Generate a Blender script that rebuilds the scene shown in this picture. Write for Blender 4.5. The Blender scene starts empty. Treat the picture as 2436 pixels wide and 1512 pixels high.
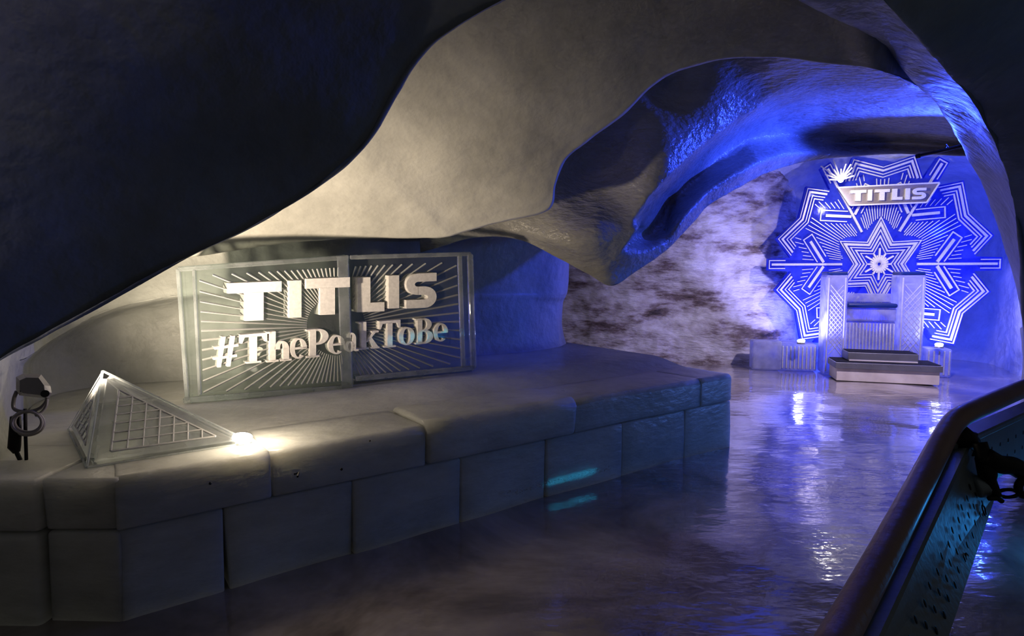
import bpy, bmesh, math, random
from mathutils import Vector, Matrix, noise
random.seed(7)
S = bpy.context.scene
COL = S.collection
# ------------------------------------------------------------------ camera
K = 0.8333                      # metres per layout unit
F = 1400.0                      # focal length in pixels of the 2436 px frame
CAMZ = 1.5
PITCH = math.atan((756 - 650) / F)
cam = bpy.data.cameras.new('camera')
cam.sensor_width = 36.0
cam.lens = 36.0 * F / 2436.0
cam.clip_start = 0.02
camo = bpy.data.objects.new('camera', cam)
COL.objects.link(camo)
camo.location = (0, 0, CAMZ * K)
camo.rotation_euler = (math.pi / 2 - PITCH, 0, 0)
S.camera = camo
# ------------------------------------------------------------------ world, exposure
S.view_settings.view_transform = 'Standard'
S.view_settings.look = 'None'
S.view_settings.gamma = 1.0
S.view_settings.use_curve_mapping = False
S.view_settings.exposure = 0.0
cy_ = S.cycles
cy_.max_bounces = 6; cy_.diffuse_bounces = 2; cy_.glossy_bounces = 2; cy_.transmission_bounces = 5; cy_.transparent_max_bounces = 8
cy_.caustics_reflective = False; cy_.caustics_refractive = False
cy_.use_adaptive_sampling = True; cy_.adaptive_threshold = 0.05; cy_.adaptive_min_samples = 12
w = bpy.data.worlds.new('world'); S.world = w; w.use_nodes = True
w.node_tree.nodes['Background'].inputs[0].default_value = (1.0, 0.95, 0.90, 1)
w.node_tree.nodes['Background'].inputs[1].default_value = 0.036

CP, SP = math.cos(PITCH), math.sin(PITCH)
def ray(px, py):
    x = (px - 1218.0) / F; y = -(py - 756.0) / F
    # camera space (x, y, -1) rotated so that -z looks along +Y, pitched down
    return Vector((x, CP + y * SP, y * CP - SP))
def P(px, py, d):                       # point d layout units away along +Y
    r = ray(px, py); t = d / r.y
    return Vector((r.x * t, d, CAMZ + r.z * t)) * K
def PZ(px, py, z):                      # point on the level plane z (layout units)
    r = ray(px, py); t = (z - CAMZ) / r.z
    return Vector((r.x * t, r.y * t, z)) * K
CAMP = Vector((0, 0, CAMZ * K))
def PP(px, py, o, n):                   # point on a plane
    r = ray(px, py); t = (o - CAMP).dot(n) / r.dot(n)
    return CAMP + r * t

def lamp(name, kind, loc, energy, color, **kw):
    l = bpy.data.lights.new(name, kind); l.energy = energy; l.color = color
    for k, v in kw.items(): setattr(l, k, v)
    o = bpy.data.objects.new(name, l); COL.objects.link(o); o.location = loc
    return o
def aim(o, target):
    o.rotation_euler = (Vector(target) - o.location).to_track_quat('-Z', 'Y').to_euler()

WARM = (1.0, 0.80, 0.58); BLUE = (0.03, 0.07, 1.0); LAV = (0.36, 0.34, 1.0)
# ------------------------------------------------------------------ lamps of the place and added fill lights
l = lamp('floodlight_beam', 'SPOT', P(118, 912, 2.86), 210, WARM, spot_size=math.radians(112), spot_blend=1.0, shadow_soft_size=0.05)
aim(l, P(640, 560, 4.4))
lamp('tip_glare_fill', 'POINT', PZ(612, 1052, 0.63) + Vector((0.0, -0.03, 0.15)), 4.6, WARM, shadow_soft_size=0.03)  # added light for the glare glow round the pyramid tip
l = lamp('ceiling_blue_beam', 'SPOT', P(2350, 330, 6.0), 620, BLUE, spot_size=math.radians(74), spot_blend=0.7, shadow_soft_size=0.05)
aim(l, P(1640, 250, 6.0))
l = lamp('pipe_blue_beam', 'SPOT', P(2170, 392, 6.35), 130, BLUE, spot_size=math.radians(52), spot_blend=0.9, shadow_soft_size=0.02)
aim(l, P(2262, 235, 4.1))
lamp('alcove_side_fill', 'POINT', P(2412, 520, 7.5), 60, BLUE, shadow_soft_size=0.08)  # added unseen blue fill that tints the right wall edge
lamp('alcove_back_glow', 'POINT', P(2060, 760, 9.9), 60, (0.04, 0.08, 1.0), shadow_soft_size=0.15)
l = lamp('left_uplight_beam', 'SPOT', P(1905, 800, 8.65), 110, LAV, spot_size=math.radians(140), spot_blend=0.5, shadow_soft_size=0.04)
aim(l, P(1960, 560, 9.8))
l = lamp('right_uplight_beam', 'SPOT', P(2236, 810, 8.25), 90, LAV, spot_size=math.radians(140), spot_blend=0.5, shadow_soft_size=0.04)
aim(l, P(2200, 560, 9.8))
l = lamp('throne_spot_beam', 'SPOT', P(2190, 385, 6.6), 190, (0.86, 0.72, 1.0), spot_size=math.radians(116), spot_blend=0.8, shadow_soft_size=0.05)
aim(l, P(1930, 800, 8.6))
l = lamp('nameplate_spot_beam', 'SPOT', P(2000, 420, 8.25), 48, (1.0, 0.90, 0.80), spot_size=math.radians(120), spot_blend=0.8, shadow_soft_size=0.02)
aim(l, P(2110, 472, 8.75))
lamp('cyan_floor_glow', 'POINT', PZ(2640, 1270, 0.22), 4.0, (0.03, 0.34, 1.0), shadow_soft_size=0.12)
l = lamp('cyan_wall_beam', 'SPOT', P(2760, 960, 4.6), 60, (0.10, 0.25, 1.0), spot_size=math.radians(62), spot_blend=0.8, shadow_soft_size=0.12)
aim(l, P(1480, 1000, 4.6))
def thin_beam(name, src, dst, along, size, energy, spread):
    l = lamp(name, 'AREA', src, energy, (0.02, 0.55, 1.0), shape='RECTANGLE', size=size, size_y=0.012, spread=math.radians(spread))
    z = (Vector(src) - Vector(dst)).normalized(); x = (Vector(along) - z * Vector(along).dot(z)).normalized(); y = z.cross(x)
    l.matrix_basis = Matrix.Translation(src) @ Matrix((x, y, z)).transposed().to_4x4()
CY = P(2560, 860, 3.4)
thin_beam('cyan_line_beam', CY, P(1325, 1143, 3.92), P(1450, 1112, 4.15) - P(1200, 1175, 3.7), 0.44, 0.035, 1.0)
thin_beam('cyan_letter_beam', CY + Vector((0, 0, 0.06)), P(985, 806, 4.5), P(1100, 790, 4.62) - P(880, 818, 4.38), 0.4, 0.10, 1.5)

# ------------------------------------------------------------------ materials
def mat(name):
    m = bpy.data.materials.new(name); m.use_nodes = True
    nt = m.node_tree; nt.nodes.clear()
    out = nt.nodes.new('ShaderNodeOutputMaterial')
    return m, nt, out
def nd(nt, t, **kw):
    n = nt.nodes.new(t)
    for k, v in kw.items():
        if k in n.inputs: n.inputs[k].default_value = v
        else: setattr(n, k, v)
    return n
def coords(nt, scale=(1, 1, 1), rot=(0, 0, 0)):
    tc = nd(nt, 'ShaderNodeTexCoord'); mp = nd(nt, 'ShaderNodeMapping')
    mp.inputs['Scale'].default_value = scale; mp.inputs['Rotation'].default_value = rot
    nt.links.new(tc.outputs['Object'], mp.inputs['Vector']); return mp.outputs[0]
def ramp(nt, fac, stops):
    r = nd(nt, 'ShaderNodeValToRGB'); e = r.color_ramp.elements
    while len(e) < len(stops): e.new(0.5)
    for i, (p, c) in enumerate(stops):
        e[i].position = p; e[i].color = (*c, 1)
    nt.links.new(fac, r.inputs[0]); return r.outputs[0]
def principled(name, color, rough=0.5, metal=0.0, spec=0.5, noise_scale=6, var=0.12, bump=0.0, bscale=20, scale=(1, 1, 1), sss=0.0, radius=(0.1, 0.1, 0.1), coat=0.0, ior=1.31):
    m, nt, out = mat(name)
    b = nd(nt, 'ShaderNodeBsdfPrincipled')
    b.inputs['Roughness'].default_value = rough; b.inputs['Metallic'].default_value = metal
    b.inputs['IOR'].default_value = ior
    v = coords(nt, scale)
    n = nd(nt, 'ShaderNodeTexNoise'); n.inputs['Scale'].default_value = noise_scale; n.inputs['Detail'].default_value = 3
    nt.links.new(v, n.inputs['Vector'])
    lo = tuple(c * (1 - var) for c in color); hi = tuple(min(1, c * (1 + var)) for c in color)
    nt.links.new(ramp(nt, n.outputs[0], [(0.3, lo), (0.7, hi)]), b.inputs['Base Color'])
    if bump:
        n2 = nd(nt, 'ShaderNodeTexNoise'); n2.inputs['Scale'].default_value = bscale; n2.inputs['Detail'].default_value = 3
        nt.links.new(v, n2.inputs['Vector'])
        bp = nd(nt, 'ShaderNodeBump'); bp.inputs['Strength'].default_value = bump; bp.inputs['Distance'].default_value = 0.02
        nt.links.new(n2.outputs[0], bp.inputs['Height']); nt.links.new(bp.outputs[0], b.inputs['Normal'])
    if sss:
        b.inputs['Subsurface Weight'].default_value = sss
        b.inputs['Subsurface Radius'].default_value = radius; b.inputs['Subsurface Scale'].default_value = 1.0
    if coat:
        b.inputs['Coat Weight'].default_value = coat; b.inputs['Coat Roughness'].default_value = 0.08
    nt.links.new(b.outputs[0], out.inputs[0])
    return m
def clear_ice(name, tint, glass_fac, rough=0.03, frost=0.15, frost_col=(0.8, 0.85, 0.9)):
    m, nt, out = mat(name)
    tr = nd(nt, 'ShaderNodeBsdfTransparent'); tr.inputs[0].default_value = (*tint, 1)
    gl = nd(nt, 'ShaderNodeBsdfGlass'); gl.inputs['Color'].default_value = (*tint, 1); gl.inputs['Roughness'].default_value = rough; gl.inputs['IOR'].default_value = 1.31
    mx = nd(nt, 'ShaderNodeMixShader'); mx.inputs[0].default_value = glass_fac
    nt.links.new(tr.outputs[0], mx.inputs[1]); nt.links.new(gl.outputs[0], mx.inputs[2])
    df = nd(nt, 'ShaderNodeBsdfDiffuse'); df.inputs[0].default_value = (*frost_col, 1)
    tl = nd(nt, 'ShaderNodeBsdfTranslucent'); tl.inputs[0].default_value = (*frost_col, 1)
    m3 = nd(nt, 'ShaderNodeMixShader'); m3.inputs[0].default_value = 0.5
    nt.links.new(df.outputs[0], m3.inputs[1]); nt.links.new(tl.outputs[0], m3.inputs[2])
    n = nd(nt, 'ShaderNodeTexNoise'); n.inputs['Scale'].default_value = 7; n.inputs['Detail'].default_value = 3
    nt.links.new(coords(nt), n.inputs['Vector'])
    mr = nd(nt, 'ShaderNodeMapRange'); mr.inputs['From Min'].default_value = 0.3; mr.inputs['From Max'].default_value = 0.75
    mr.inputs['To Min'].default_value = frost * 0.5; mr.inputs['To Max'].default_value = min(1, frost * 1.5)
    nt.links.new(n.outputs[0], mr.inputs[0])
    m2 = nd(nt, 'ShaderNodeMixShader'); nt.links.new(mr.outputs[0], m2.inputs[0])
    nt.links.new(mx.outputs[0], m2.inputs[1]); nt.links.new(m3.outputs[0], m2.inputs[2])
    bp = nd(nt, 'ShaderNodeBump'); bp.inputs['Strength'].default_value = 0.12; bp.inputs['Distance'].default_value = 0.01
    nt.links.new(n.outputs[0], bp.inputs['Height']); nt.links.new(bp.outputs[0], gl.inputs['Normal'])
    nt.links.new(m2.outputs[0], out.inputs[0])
    return m
def frosted(name, color, trans=0.4, gloss=0.1):
    m, nt, out = mat(name)
    n = nd(nt, 'ShaderNodeTexNoise'); n.inputs['Scale'].default_value = 60; n.inputs['Detail'].default_value = 4
    nt.links.new(coords(nt), n.inputs['Vector'])
    c = ramp(nt, n.outputs[0], [(0.3, tuple(x * 0.82 for x in color)), (0.7, color)])
    df = nd(nt, 'ShaderNodeBsdfDiffuse'); tl = nd(nt, 'ShaderNodeBsdfTranslucent'); gs = nd(nt, 'ShaderNodeBsdfGlossy'); gs.inputs['Roughness'].default_value = 0.2
    nt.links.new(c, df.inputs[0]); nt.links.new(c, tl.inputs[0])
    a = nd(nt, 'ShaderNodeMixShader'); a.inputs[0].default_value = trans
    nt.links.new(df.outputs[0], a.inputs[1]); nt.links.new(tl.outputs[0], a.inputs[2])
    b = nd(nt, 'ShaderNodeMixShader'); b.inputs[0].default_value = gloss
    nt.links.new(a.outputs[0], b.inputs[1]); nt.links.new(gs.outputs[0], b.inputs[2])
    nt.links.new(b.outputs[0], out.inputs[0]); return m
def emitter(name, color, strength):
    m, nt, out = mat(name)
    e = nd(nt, 'ShaderNodeEmission'); e.inputs[0].default_value = (*color, 1); e.inputs[1].default_value = strength
    nt.links.new(e.outputs[0], out.inputs[0]); return m
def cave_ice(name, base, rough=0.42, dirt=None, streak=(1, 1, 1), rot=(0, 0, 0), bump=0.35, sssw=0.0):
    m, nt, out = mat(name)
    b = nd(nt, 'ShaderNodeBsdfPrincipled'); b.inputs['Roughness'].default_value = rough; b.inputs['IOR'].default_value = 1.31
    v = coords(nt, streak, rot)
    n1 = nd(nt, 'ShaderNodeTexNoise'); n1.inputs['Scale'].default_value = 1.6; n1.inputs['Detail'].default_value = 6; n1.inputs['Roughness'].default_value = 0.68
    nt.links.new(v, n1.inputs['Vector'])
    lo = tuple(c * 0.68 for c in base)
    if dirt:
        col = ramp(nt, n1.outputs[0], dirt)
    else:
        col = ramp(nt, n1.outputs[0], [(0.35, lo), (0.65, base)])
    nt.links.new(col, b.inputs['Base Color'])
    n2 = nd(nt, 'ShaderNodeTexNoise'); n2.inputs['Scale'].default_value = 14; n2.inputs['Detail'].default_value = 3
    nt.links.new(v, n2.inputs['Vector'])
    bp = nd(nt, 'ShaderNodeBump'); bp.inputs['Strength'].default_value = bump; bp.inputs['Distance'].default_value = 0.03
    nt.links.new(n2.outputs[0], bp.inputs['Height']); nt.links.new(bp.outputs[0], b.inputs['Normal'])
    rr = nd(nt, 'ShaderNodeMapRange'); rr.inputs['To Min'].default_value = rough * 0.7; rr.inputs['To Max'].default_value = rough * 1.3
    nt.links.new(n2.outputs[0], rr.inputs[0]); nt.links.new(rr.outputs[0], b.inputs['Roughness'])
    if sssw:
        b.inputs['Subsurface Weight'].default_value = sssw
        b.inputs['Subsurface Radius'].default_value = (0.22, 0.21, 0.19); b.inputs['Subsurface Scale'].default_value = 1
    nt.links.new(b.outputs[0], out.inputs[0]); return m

M = {}
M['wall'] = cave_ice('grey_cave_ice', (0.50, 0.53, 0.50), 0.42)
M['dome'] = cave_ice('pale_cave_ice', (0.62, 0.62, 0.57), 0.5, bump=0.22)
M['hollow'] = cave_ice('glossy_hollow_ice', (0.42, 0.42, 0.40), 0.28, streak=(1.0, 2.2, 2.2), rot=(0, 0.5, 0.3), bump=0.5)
M['dark'] = cave_ice('shaded_cave_ice', (0.30, 0.34, 0.36), 0.5)  # darker copy of the cave ice, shade put into its colour
M['dirty'] = cave_ice('dirty_glacier_ice', (0.7, 0.68, 0.72), 0.4, dirt=[(0.31, (0.045, 0.034, 0.034)), (0.40, (0.20, 0.155, 0.155)), (0.50, (0.55, 0.52, 0.55)), (0.66, (0.8, 0.8, 0.85))],
                      streak=(0.8, 0.8, 2.6), rot=(0, -0.38, 0), bump=0.8)
M['alcove'] = cave_ice('alcove_ice', (0.62, 0.64, 0.72), 0.35, bump=0.5)
M['bench'] = cave_ice('bench_ice', (0.62, 0.64, 0.60), 0.32, streak=(1, 1, 2.5), bump=0.25, sssw=0.8)
M['floor'] = None
M['snow'] = frosted('snow_white', (0.92, 0.90, 0.88), 0.15, 0.04)
M['groove'] = frosted('groove_frost', (0.86, 0.88, 0.88), 0.4, 0.3)
M['clear'] = clear_ice('clear_block_ice', (0.86, 0.92, 0.90), 0.5, 0.02, 0.07)
M['rim'] = clear_ice('rim_ice', (0.9, 0.94, 0.92), 0.6, 0.05, 0.28)
M['pyramid'] = clear_ice('pyramid_ice', (0.90, 0.92, 0.90), 0.6, 0.04, 0.22)
M['flake'] = clear_ice('snowflake_ice', (0.45, 0.52, 1.0), 0.35, 0.08, 0.62, (0.07, 0.11, 0.75))  # blue of the lamp light put into the slab colour
M['line'] = frosted('carved_line_frost', (0.93, 0.93, 0.98), 0.35, 0.08)
M['throne'] = clear_ice('throne_ice', (0.80, 0.84, 1.0), 0.45, 0.08, 0.55, (0.75, 0.77, 0.95))
M['pad'] = principled('navy_vinyl', (0.01, 0.03, 0.16), 0.35)
M['cream'] = principled('cream_board', (0.92, 0.82, 0.70), 0.5, bump=0.05)
M['steel'] = principled('brushed_aluminium', (0.32, 0.32, 0.33), 0.38, 0.6, bump=0.05, bscale=60)
M['carpet'] = principled('black_carpet', (0.02, 0.02, 0.025), 0.9, bump=0.6, bscale=140)
M['black'] = principled('black_rubber', (0.006, 0.006, 0.007), 0.45)
M['lampgrey'] = principled('grey_cast_metal', (0.26, 0.25, 0.25), 0.3, 0.3)
M['cable'] = principled('grey_cable', (0.34, 0.32, 0.31), 0.5)
M['rail'] = principled('worn_brown_rail', (0.26, 0.18, 0.165), 0.42, 0.0, bump=0.1, bscale=30, coat=0.15)
M['panel'] = principled('galvanised_panel', (0.20, 0.25, 0.28), 0.38, 0.5, bump=0.06, bscale=50)
M['warmglow'] = emitter('warm_tip_glare', (1.0, 0.86, 0.68), 30)
M['blueglow'] = emitter('blue_bulb', (0.55, 0.6, 1.0), 40)
M['whiteglow'] = emitter('white_bulb', (1.0, 0.95, 0.9), 40)

def floor_mat():
    m, nt, out = mat('wet_floor_ice')
    b = nd(nt, 'ShaderNodeBsdfPrincipled'); b.inputs['IOR'].default_value = 1.33
    v = coords(nt)
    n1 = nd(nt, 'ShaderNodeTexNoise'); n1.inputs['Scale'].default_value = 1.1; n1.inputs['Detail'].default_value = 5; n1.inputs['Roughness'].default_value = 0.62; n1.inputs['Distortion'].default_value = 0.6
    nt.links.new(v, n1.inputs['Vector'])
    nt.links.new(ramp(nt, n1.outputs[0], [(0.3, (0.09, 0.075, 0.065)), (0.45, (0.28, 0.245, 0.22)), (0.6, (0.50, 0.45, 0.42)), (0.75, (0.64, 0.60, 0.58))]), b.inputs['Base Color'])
    n2 = nd(nt, 'ShaderNodeTexNoise'); n2.inputs['Scale'].default_value = 8; n2.inputs['Detail'].default_value = 3
    nt.links.new(coords(nt, (0.8, 1.6, 1)), n2.inputs['Vector'])
    n3 = nd(nt, 'ShaderNodeTexNoise'); n3.inputs['Scale'].default_value = 0.8; n3.inputs['Detail'].default_value = 3
    nt.links.new(v, n3.inputs['Vector'])
    rr = nd(nt, 'ShaderNodeMapRange'); rr.inputs['From Min'].default_value = 0.35; rr.inputs['From Max'].default_value = 0.65
    rr.inputs['To Min'].default_value = 0.07; rr.inputs['To Max'].default_value = 0.26
    nt.links.new(n3.outputs[0], rr.inputs[0]); nt.links.new(rr.outputs[0], b.inputs['Roughness'])
    bp = nd(nt, 'ShaderNodeBump'); bp.inputs['Strength'].default_value = 0.17; bp.inputs['Distance'].default_value = 0.02
    nt.links.new(n2.outputs[0], bp.inputs['Height']); nt.links.new(bp.outputs[0], b.inputs['Normal'])
    b.inputs['Coat Weight'].default_value = 1.0; b.inputs['Coat IOR'].default_value = 1.6; b.inputs['Coat Roughness'].default_value = 0.05
    nt.links.new(bp.outputs[0], b.inputs['Coat Normal'])
    nt.links.new(b.outputs[0], out.inputs[0]); return m
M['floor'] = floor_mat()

# ------------------------------------------------------------------ mesh helpers
def mesh_obj(name, verts, faces, m, parent=None, smooth=False, fixn=True):
    me = bpy.data.meshes.new(name)
    me.from_pydata([tuple(v) for v in verts], [], faces)
    if fixn:
        bm = bmesh.new(); bm.from_mesh(me); bmesh.ops.recalc_face_normals(bm, faces=bm.faces); bm.to_mesh(me); bm.free()
    if smooth:
        for p in me.polygons: p.use_smooth = True
    me.materials.append(m)
    o = bpy.data.objects.new(name, me); COL.objects.link(o)
    if parent: attach(o, parent)
    return o
def bm_obj(name, bm, m, parent=None, smooth=False):
    me = bpy.data.meshes.new(name); bm.to_mesh(me); bm.free()
    if smooth:
        for p in me.polygons: p.use_smooth = True
    me.materials.append(m)
    o = bpy.data.objects.new(name, me); COL.objects.link(o)
    if parent: attach(o, parent)
    return o
def world_of(o):
    mw = o.matrix_basis
    return mw if o.parent is None else world_of(o.parent) @ o.matrix_parent_inverse @ mw
def attach(o, parent):
    o.parent = parent; o.matrix_parent_inverse = world_of(parent).inverted()
def thing(name, loc, label, cat, group=None):
    o = bpy.data.objects.new(name, None); COL.objects.link(o); o.location = loc; o.empty_display_size = 0.1
    return tag(o, label, cat, group)
def tag(o, label, cat, group=None, kind=None):
    o['label'] = label
    if cat: o['category'] = cat
    if group: o['group'] = group
    if kind: o['kind'] = kind
    return o
def structure(o, label):
    o['kind'] = 'structure'; o['label'] = label; return o
def box(bm, c, size, rz=0.0, bevel=0.0, seg=2, mtx=None):
    r = bmesh.ops.create_cube(bm, size=1.0)
    vs = r['verts']
    bmesh.ops.scale(bm, vec=size, verts=vs)
    if bevel:
        es = list({e for v in vs for e in v.link_edges})
        rb = bmesh.ops.bevel(bm, geom=es, offset=bevel, segments=seg, affect='EDGES', profile=0.5)
        vs = list({v for f in rb['faces'] for v in f.verts} | {v for v in vs if v.is_valid})
    t = Matrix.Translation(c) @ Matrix.Rotation(rz, 4, 'Z')
    if mtx is not None: t = mtx @ t
    bmesh.ops.transform(bm, matrix=t, verts=vs)
    return vs
def tube(pts, r, n=12, closed=False):
    """verts, faces of a tube along 3-D points"""
    V, Fc = [], []
    pts = [Vector(p) for p in pts]; N = len(pts)
    up = Vector((0, 0, 1)); prev = None
    for i, p in enumerate(pts):
        if closed: t = pts[(i + 1) % N] - pts[i - 1]
        else: t = pts[min(i + 1, N - 1)] - pts[max(i - 1, 0)]
        t.normalize()
        if prev is None:
            a = t.cross(up)
            if a.length < 1e-3: a = t.cross(Vector((1, 0, 0)))
            a.normalize()
        else:
            a = prev - t * prev.dot(t); a.normalize()
        prev = a; b = t.cross(a)
        rr = r[i] if isinstance(r, (list, tuple)) else r
        for k in range(n):
            an = 2 * math.pi * k / n
            V.append(p + (a * math.cos(an) + b * math.sin(an)) * rr)
    for i in range(N if closed else N - 1):
        j = (i + 1) % N
        for k in range(n):
            Fc.append((i * n + k, i * n + (k + 1) % n, j * n + (k + 1) % n, j * n + k))
    if not closed:
        Fc.append(tuple(range(n - 1, -1, -1))); Fc.append(tuple((N - 1) * n + k for k in range(n)))
    return V, Fc
def smooth_path(pts, sub=6):
    pts = [Vector(p) for p in pts]; out = []
    for i in range(len(pts) - 1):
        p0 = pts[max(i - 1, 0)]; p1 = pts[i]; p2 = pts[i + 1]; p3 = pts[min(i + 2, len(pts) - 1)]
        for k in range(sub):
            t = k / sub
            out.append(cr(p0, p1, p2, p3, t))
    out.append(pts[-1]); return out
def cr(p0, p1, p2, p3, t):
    return 0.5 * ((2 * p1) + (p2 - p0) * t + (2 * p0 - 5 * p1 + 4 * p2 - p3) * t * t + (3 * p1 - p0 - 3 * p2 + p3) * t ** 3)
def sample_row(row, u):
    n = len(row) - 1; x = min(max(u, 0), 1) * n; i = min(int(x), n - 1); t = x - i
    return cr(row[max(i - 1, 0)], row[i], row[i + 1], row[min(i + 2, n)], t)
def patch(name, rows, nu, nv, m, amp=0.02, freq=1.3, amp2=0.004, offset=None):
    """smooth surface through a grid of points; each row is a list of world points"""
    grid = []
    for iu in range(nu + 1):
        colp = [sample_row(r, iu / nu) for r in rows]
        grid.append([sample_row(colp, iv / nv) for iv in range(nv + 1)])
    V = []
    for iu in range(nu + 1):
        for iv in range(nv + 1):
            p = grid[iu][iv]
            a = grid[min(iu + 1, nu)][iv] - grid[max(iu - 1, 0)][iv]
            b = grid[iu][min(iv + 1, nv)] - grid[iu][max(iv - 1, 0)]
            n = a.cross(b)
            if n.length > 1e-9: n.normalize()
            k = noise.noise(p * freq) * amp + noise.noise(p * freq * 3.1) * amp * 0.35 + noise.noise(p * 11) * amp2
            V.append(p + n * k)
    Fc = []
    w_ = nv + 1
    for iu in range(nu):
        for iv in range(nv):
            Fc.append((iu * w_ + iv, iu * w_ + iv + 1, (iu + 1) * w_ + iv + 1, (iu + 1) * w_ + iv))
    o = mesh_obj(name, V, Fc, m, smooth=True, fixn=False)
    return o
def rowP(l): return [P(*p) for p in l]
def extend(a, b, k=1.0): return [p + (p - q) * k for p, q in zip(a, b)]

# ------------------------------------------------------------------ floor
fx0, fx1, fy0, fy1 = -4.5, 9.0, -2.0, 10.5
nx, ny = 150, 150
V = []; Fc = []
for j in range(ny + 1):
    for i in range(nx + 1):
        x = fx0 + (fx1 - fx0) * i / nx; y = fy0 + (fy1 - fy0) * j / ny
        z = noise.noise(Vector((x * 0.9, y * 0.9, 0))) * 0.02 + noise.noise(Vector((x * 3.2, y * 3.2, 3))) * 0.006
        V.append((x, y, z - 0.006))
for j in range(ny):
    for i in range(nx):
        a = j * (nx + 1) + i; Fc.append((a, a + 1, a + nx + 2, a + nx + 1))
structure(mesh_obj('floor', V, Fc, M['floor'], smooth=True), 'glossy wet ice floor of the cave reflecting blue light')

# ------------------------------------------------------------------ left overhang (dark)
lip = [(-420, 1180, 1.75), (-180, 990, 1.95), (0, 868, 2.15), (110, 806, 2.25), (220, 743, 2.35), (440, 618, 2.5), (600, 541, 2.6), (740, 452, 2.7), (865, 345, 2.75), (935, 228, 2.8), (985, 150, 2.8), (1050, 88, 2.8), (1195, 2, 2.8), (1400, -90, 2.75)]
cam_side = [(-1500, 900, 1.0), (-1300, 700, 1.05), (-1200, 520, 1.1), (-1100, 400, 1.1), (-950, 250, 1.1), (-750, 50, 1.15), (-550, -150, 1.2), (-300, -350, 1.25), (-50, -500, 1.3), (150, -600, 1.35), (350, -650, 1.4), (600, -700, 1.45), (900, -750, 1.5), (1300, -800, 1.55)]
mid1 = []; mid2 = []
for a, b in zip(cam_side, lip):
    f = lambda t, dd: (a[0] + (b[0] - a[0]) * t, a[1] + (b[1] - a[1]) * t, a[2] + (b[2] - a[2]) * t + dd)
    mid1.append(f(0.45, 0.02)); mid2.append(f(0.8, 0.0))
r3 = [(x, y, d) for x, y, d in lip]
roll = [(x - 10, y - 14, d + 0.10) for x, y, d in lip]
roll2 = [(x - 90, y - 80, d + 0.30) for x, y, d in lip]
near = [(x - 22, y - 22, d - 0.03) for x, y, d in lip]
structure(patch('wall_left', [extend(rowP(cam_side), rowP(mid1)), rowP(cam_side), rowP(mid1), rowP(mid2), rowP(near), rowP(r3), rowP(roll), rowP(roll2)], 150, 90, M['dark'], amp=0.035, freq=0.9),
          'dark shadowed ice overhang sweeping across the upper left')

# ------------------------------------------------------------------ pale dome ceiling
bnd = [(200, 660, 3.9), (320, 632, 4.1), (440, 606, 4.3), (680, 574, 4.5), (870, 565, 4.6), (1000, 571, 4.65), (1060, 570, 4.65), (1105, 556, 4.65), (1200, 531, 4.68), (1285, 508, 4.7), (1314, 488, 4.7), (1322, 440, 4.7), (1345, 378, 4.7), (1410, 322, 4.65), (1482, 266, 4.55), (1540, 205, 4.5), (1592, 168, 4.45), (1660, 145, 4.4), (1745, 133, 4.4), (1880, 138, 4.4), (2010, 152, 4.45), (2110, 175, 4.55), (2195, 212, 4.7), (2270, 260, 4.9), (2400, 350, 5.2)]
bnd = [(x, y, d if x < 1100 else (min(d, 2.6 + 2.08 * (y + 310) / 880) if x < 2150 else d + (0 if x < 2200 else 0.5))) for x, y, d in bnd]
top = [(0, 430, 3.3), (20, 320, 3.2), (60, 230, 3.1), (110, 130, 3.0), (150, 40, 2.9), (280, -40, 2.9), (400, -100, 2.85), (520, -150, 2.8), (640, -200, 2.75), (760, -240, 2.7), (880, -270, 2.65), (980, -290, 2.6), (1060, -300, 2.6), (1140, -305, 2.6), (1220, -310, 2.6), (1300, -315, 2.6), (1380, -315, 2.6), (1470, -310, 2.6), (1570, -305, 2.6), (1700, -300, 2.6), (1850, -290, 2.65), (2000, -280, 2.7), (2150, -260, 2.8), (2300, -230, 2.9), (2500, -150, 3.9)]
def lerp3(A, B, t, dd=0.0):
    return [(a[0] + (b[0] - a[0]) * t, a[1] + (b[1] - a[1]) * t, a[2] + (b[2] - a[2]) * t + dd) for a, b in zip(A, B)]
rowsB = [top, lerp3(top, bnd, 0.3, -0.05), lerp3(top, bnd, 0.6, -0.08), lerp3(top, bnd, 0.85, -0.05), lerp3(top, bnd, 0.97, -0.02), bnd,
         [(x + 2, y - 8, d + 0.10) for x, y, d in bnd], [(x - 12, y - 60, d + 0.4) for x, y, d in bnd]]
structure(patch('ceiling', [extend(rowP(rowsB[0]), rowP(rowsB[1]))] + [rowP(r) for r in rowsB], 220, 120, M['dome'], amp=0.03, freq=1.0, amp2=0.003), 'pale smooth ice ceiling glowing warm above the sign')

# ------------------------------------------------------------------ blue hollow ceiling with its fold
lipC = [(1000, 600, 5.0), (1120, 566, 5.05), (1200, 562, 5.1), (1265, 580, 5.1), (1330, 613, 5.1), (1400, 652, 5.1), (1458, 681, 5.1), (1520, 644, 5.25), (1592, 590, 5.5), (1700, 482, 6.0), (1780, 432, 6.4), (1870, 395, 6.8), (1960, 376, 7.0), (2060, 370, 7.1), (2180, 368, 7.1), (2300, 371, 7.0), (2420, 385, 6.9)]
topC = [(1000, 430, 4.95), (1080, 400, 4.95), (1150, 360, 4.95), (1210, 310, 4.95), (1270, 260, 4.95), (1330, 210, 4.95), (1390, 165, 4.95), (1440, 130, 4.95), (1500, 105, 4.9), (1580, 90, 4.9), (1670, 80, 4.9), (1760, 80, 4.9), (1860, 90, 4.9), (1970, 100, 4.95), (2090, 120, 5.0), (2220, 160, 5.2), (2380, 220, 5.4)]
band = [(1528, 528), (1560, 480), (1620, 420), (1690, 355), (1760, 305), (1850, 268), (1960, 255), (2080, 268), (2300, 300)]
crack = [(1592, 470), (1586, 530), (1592, 600)]
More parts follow.
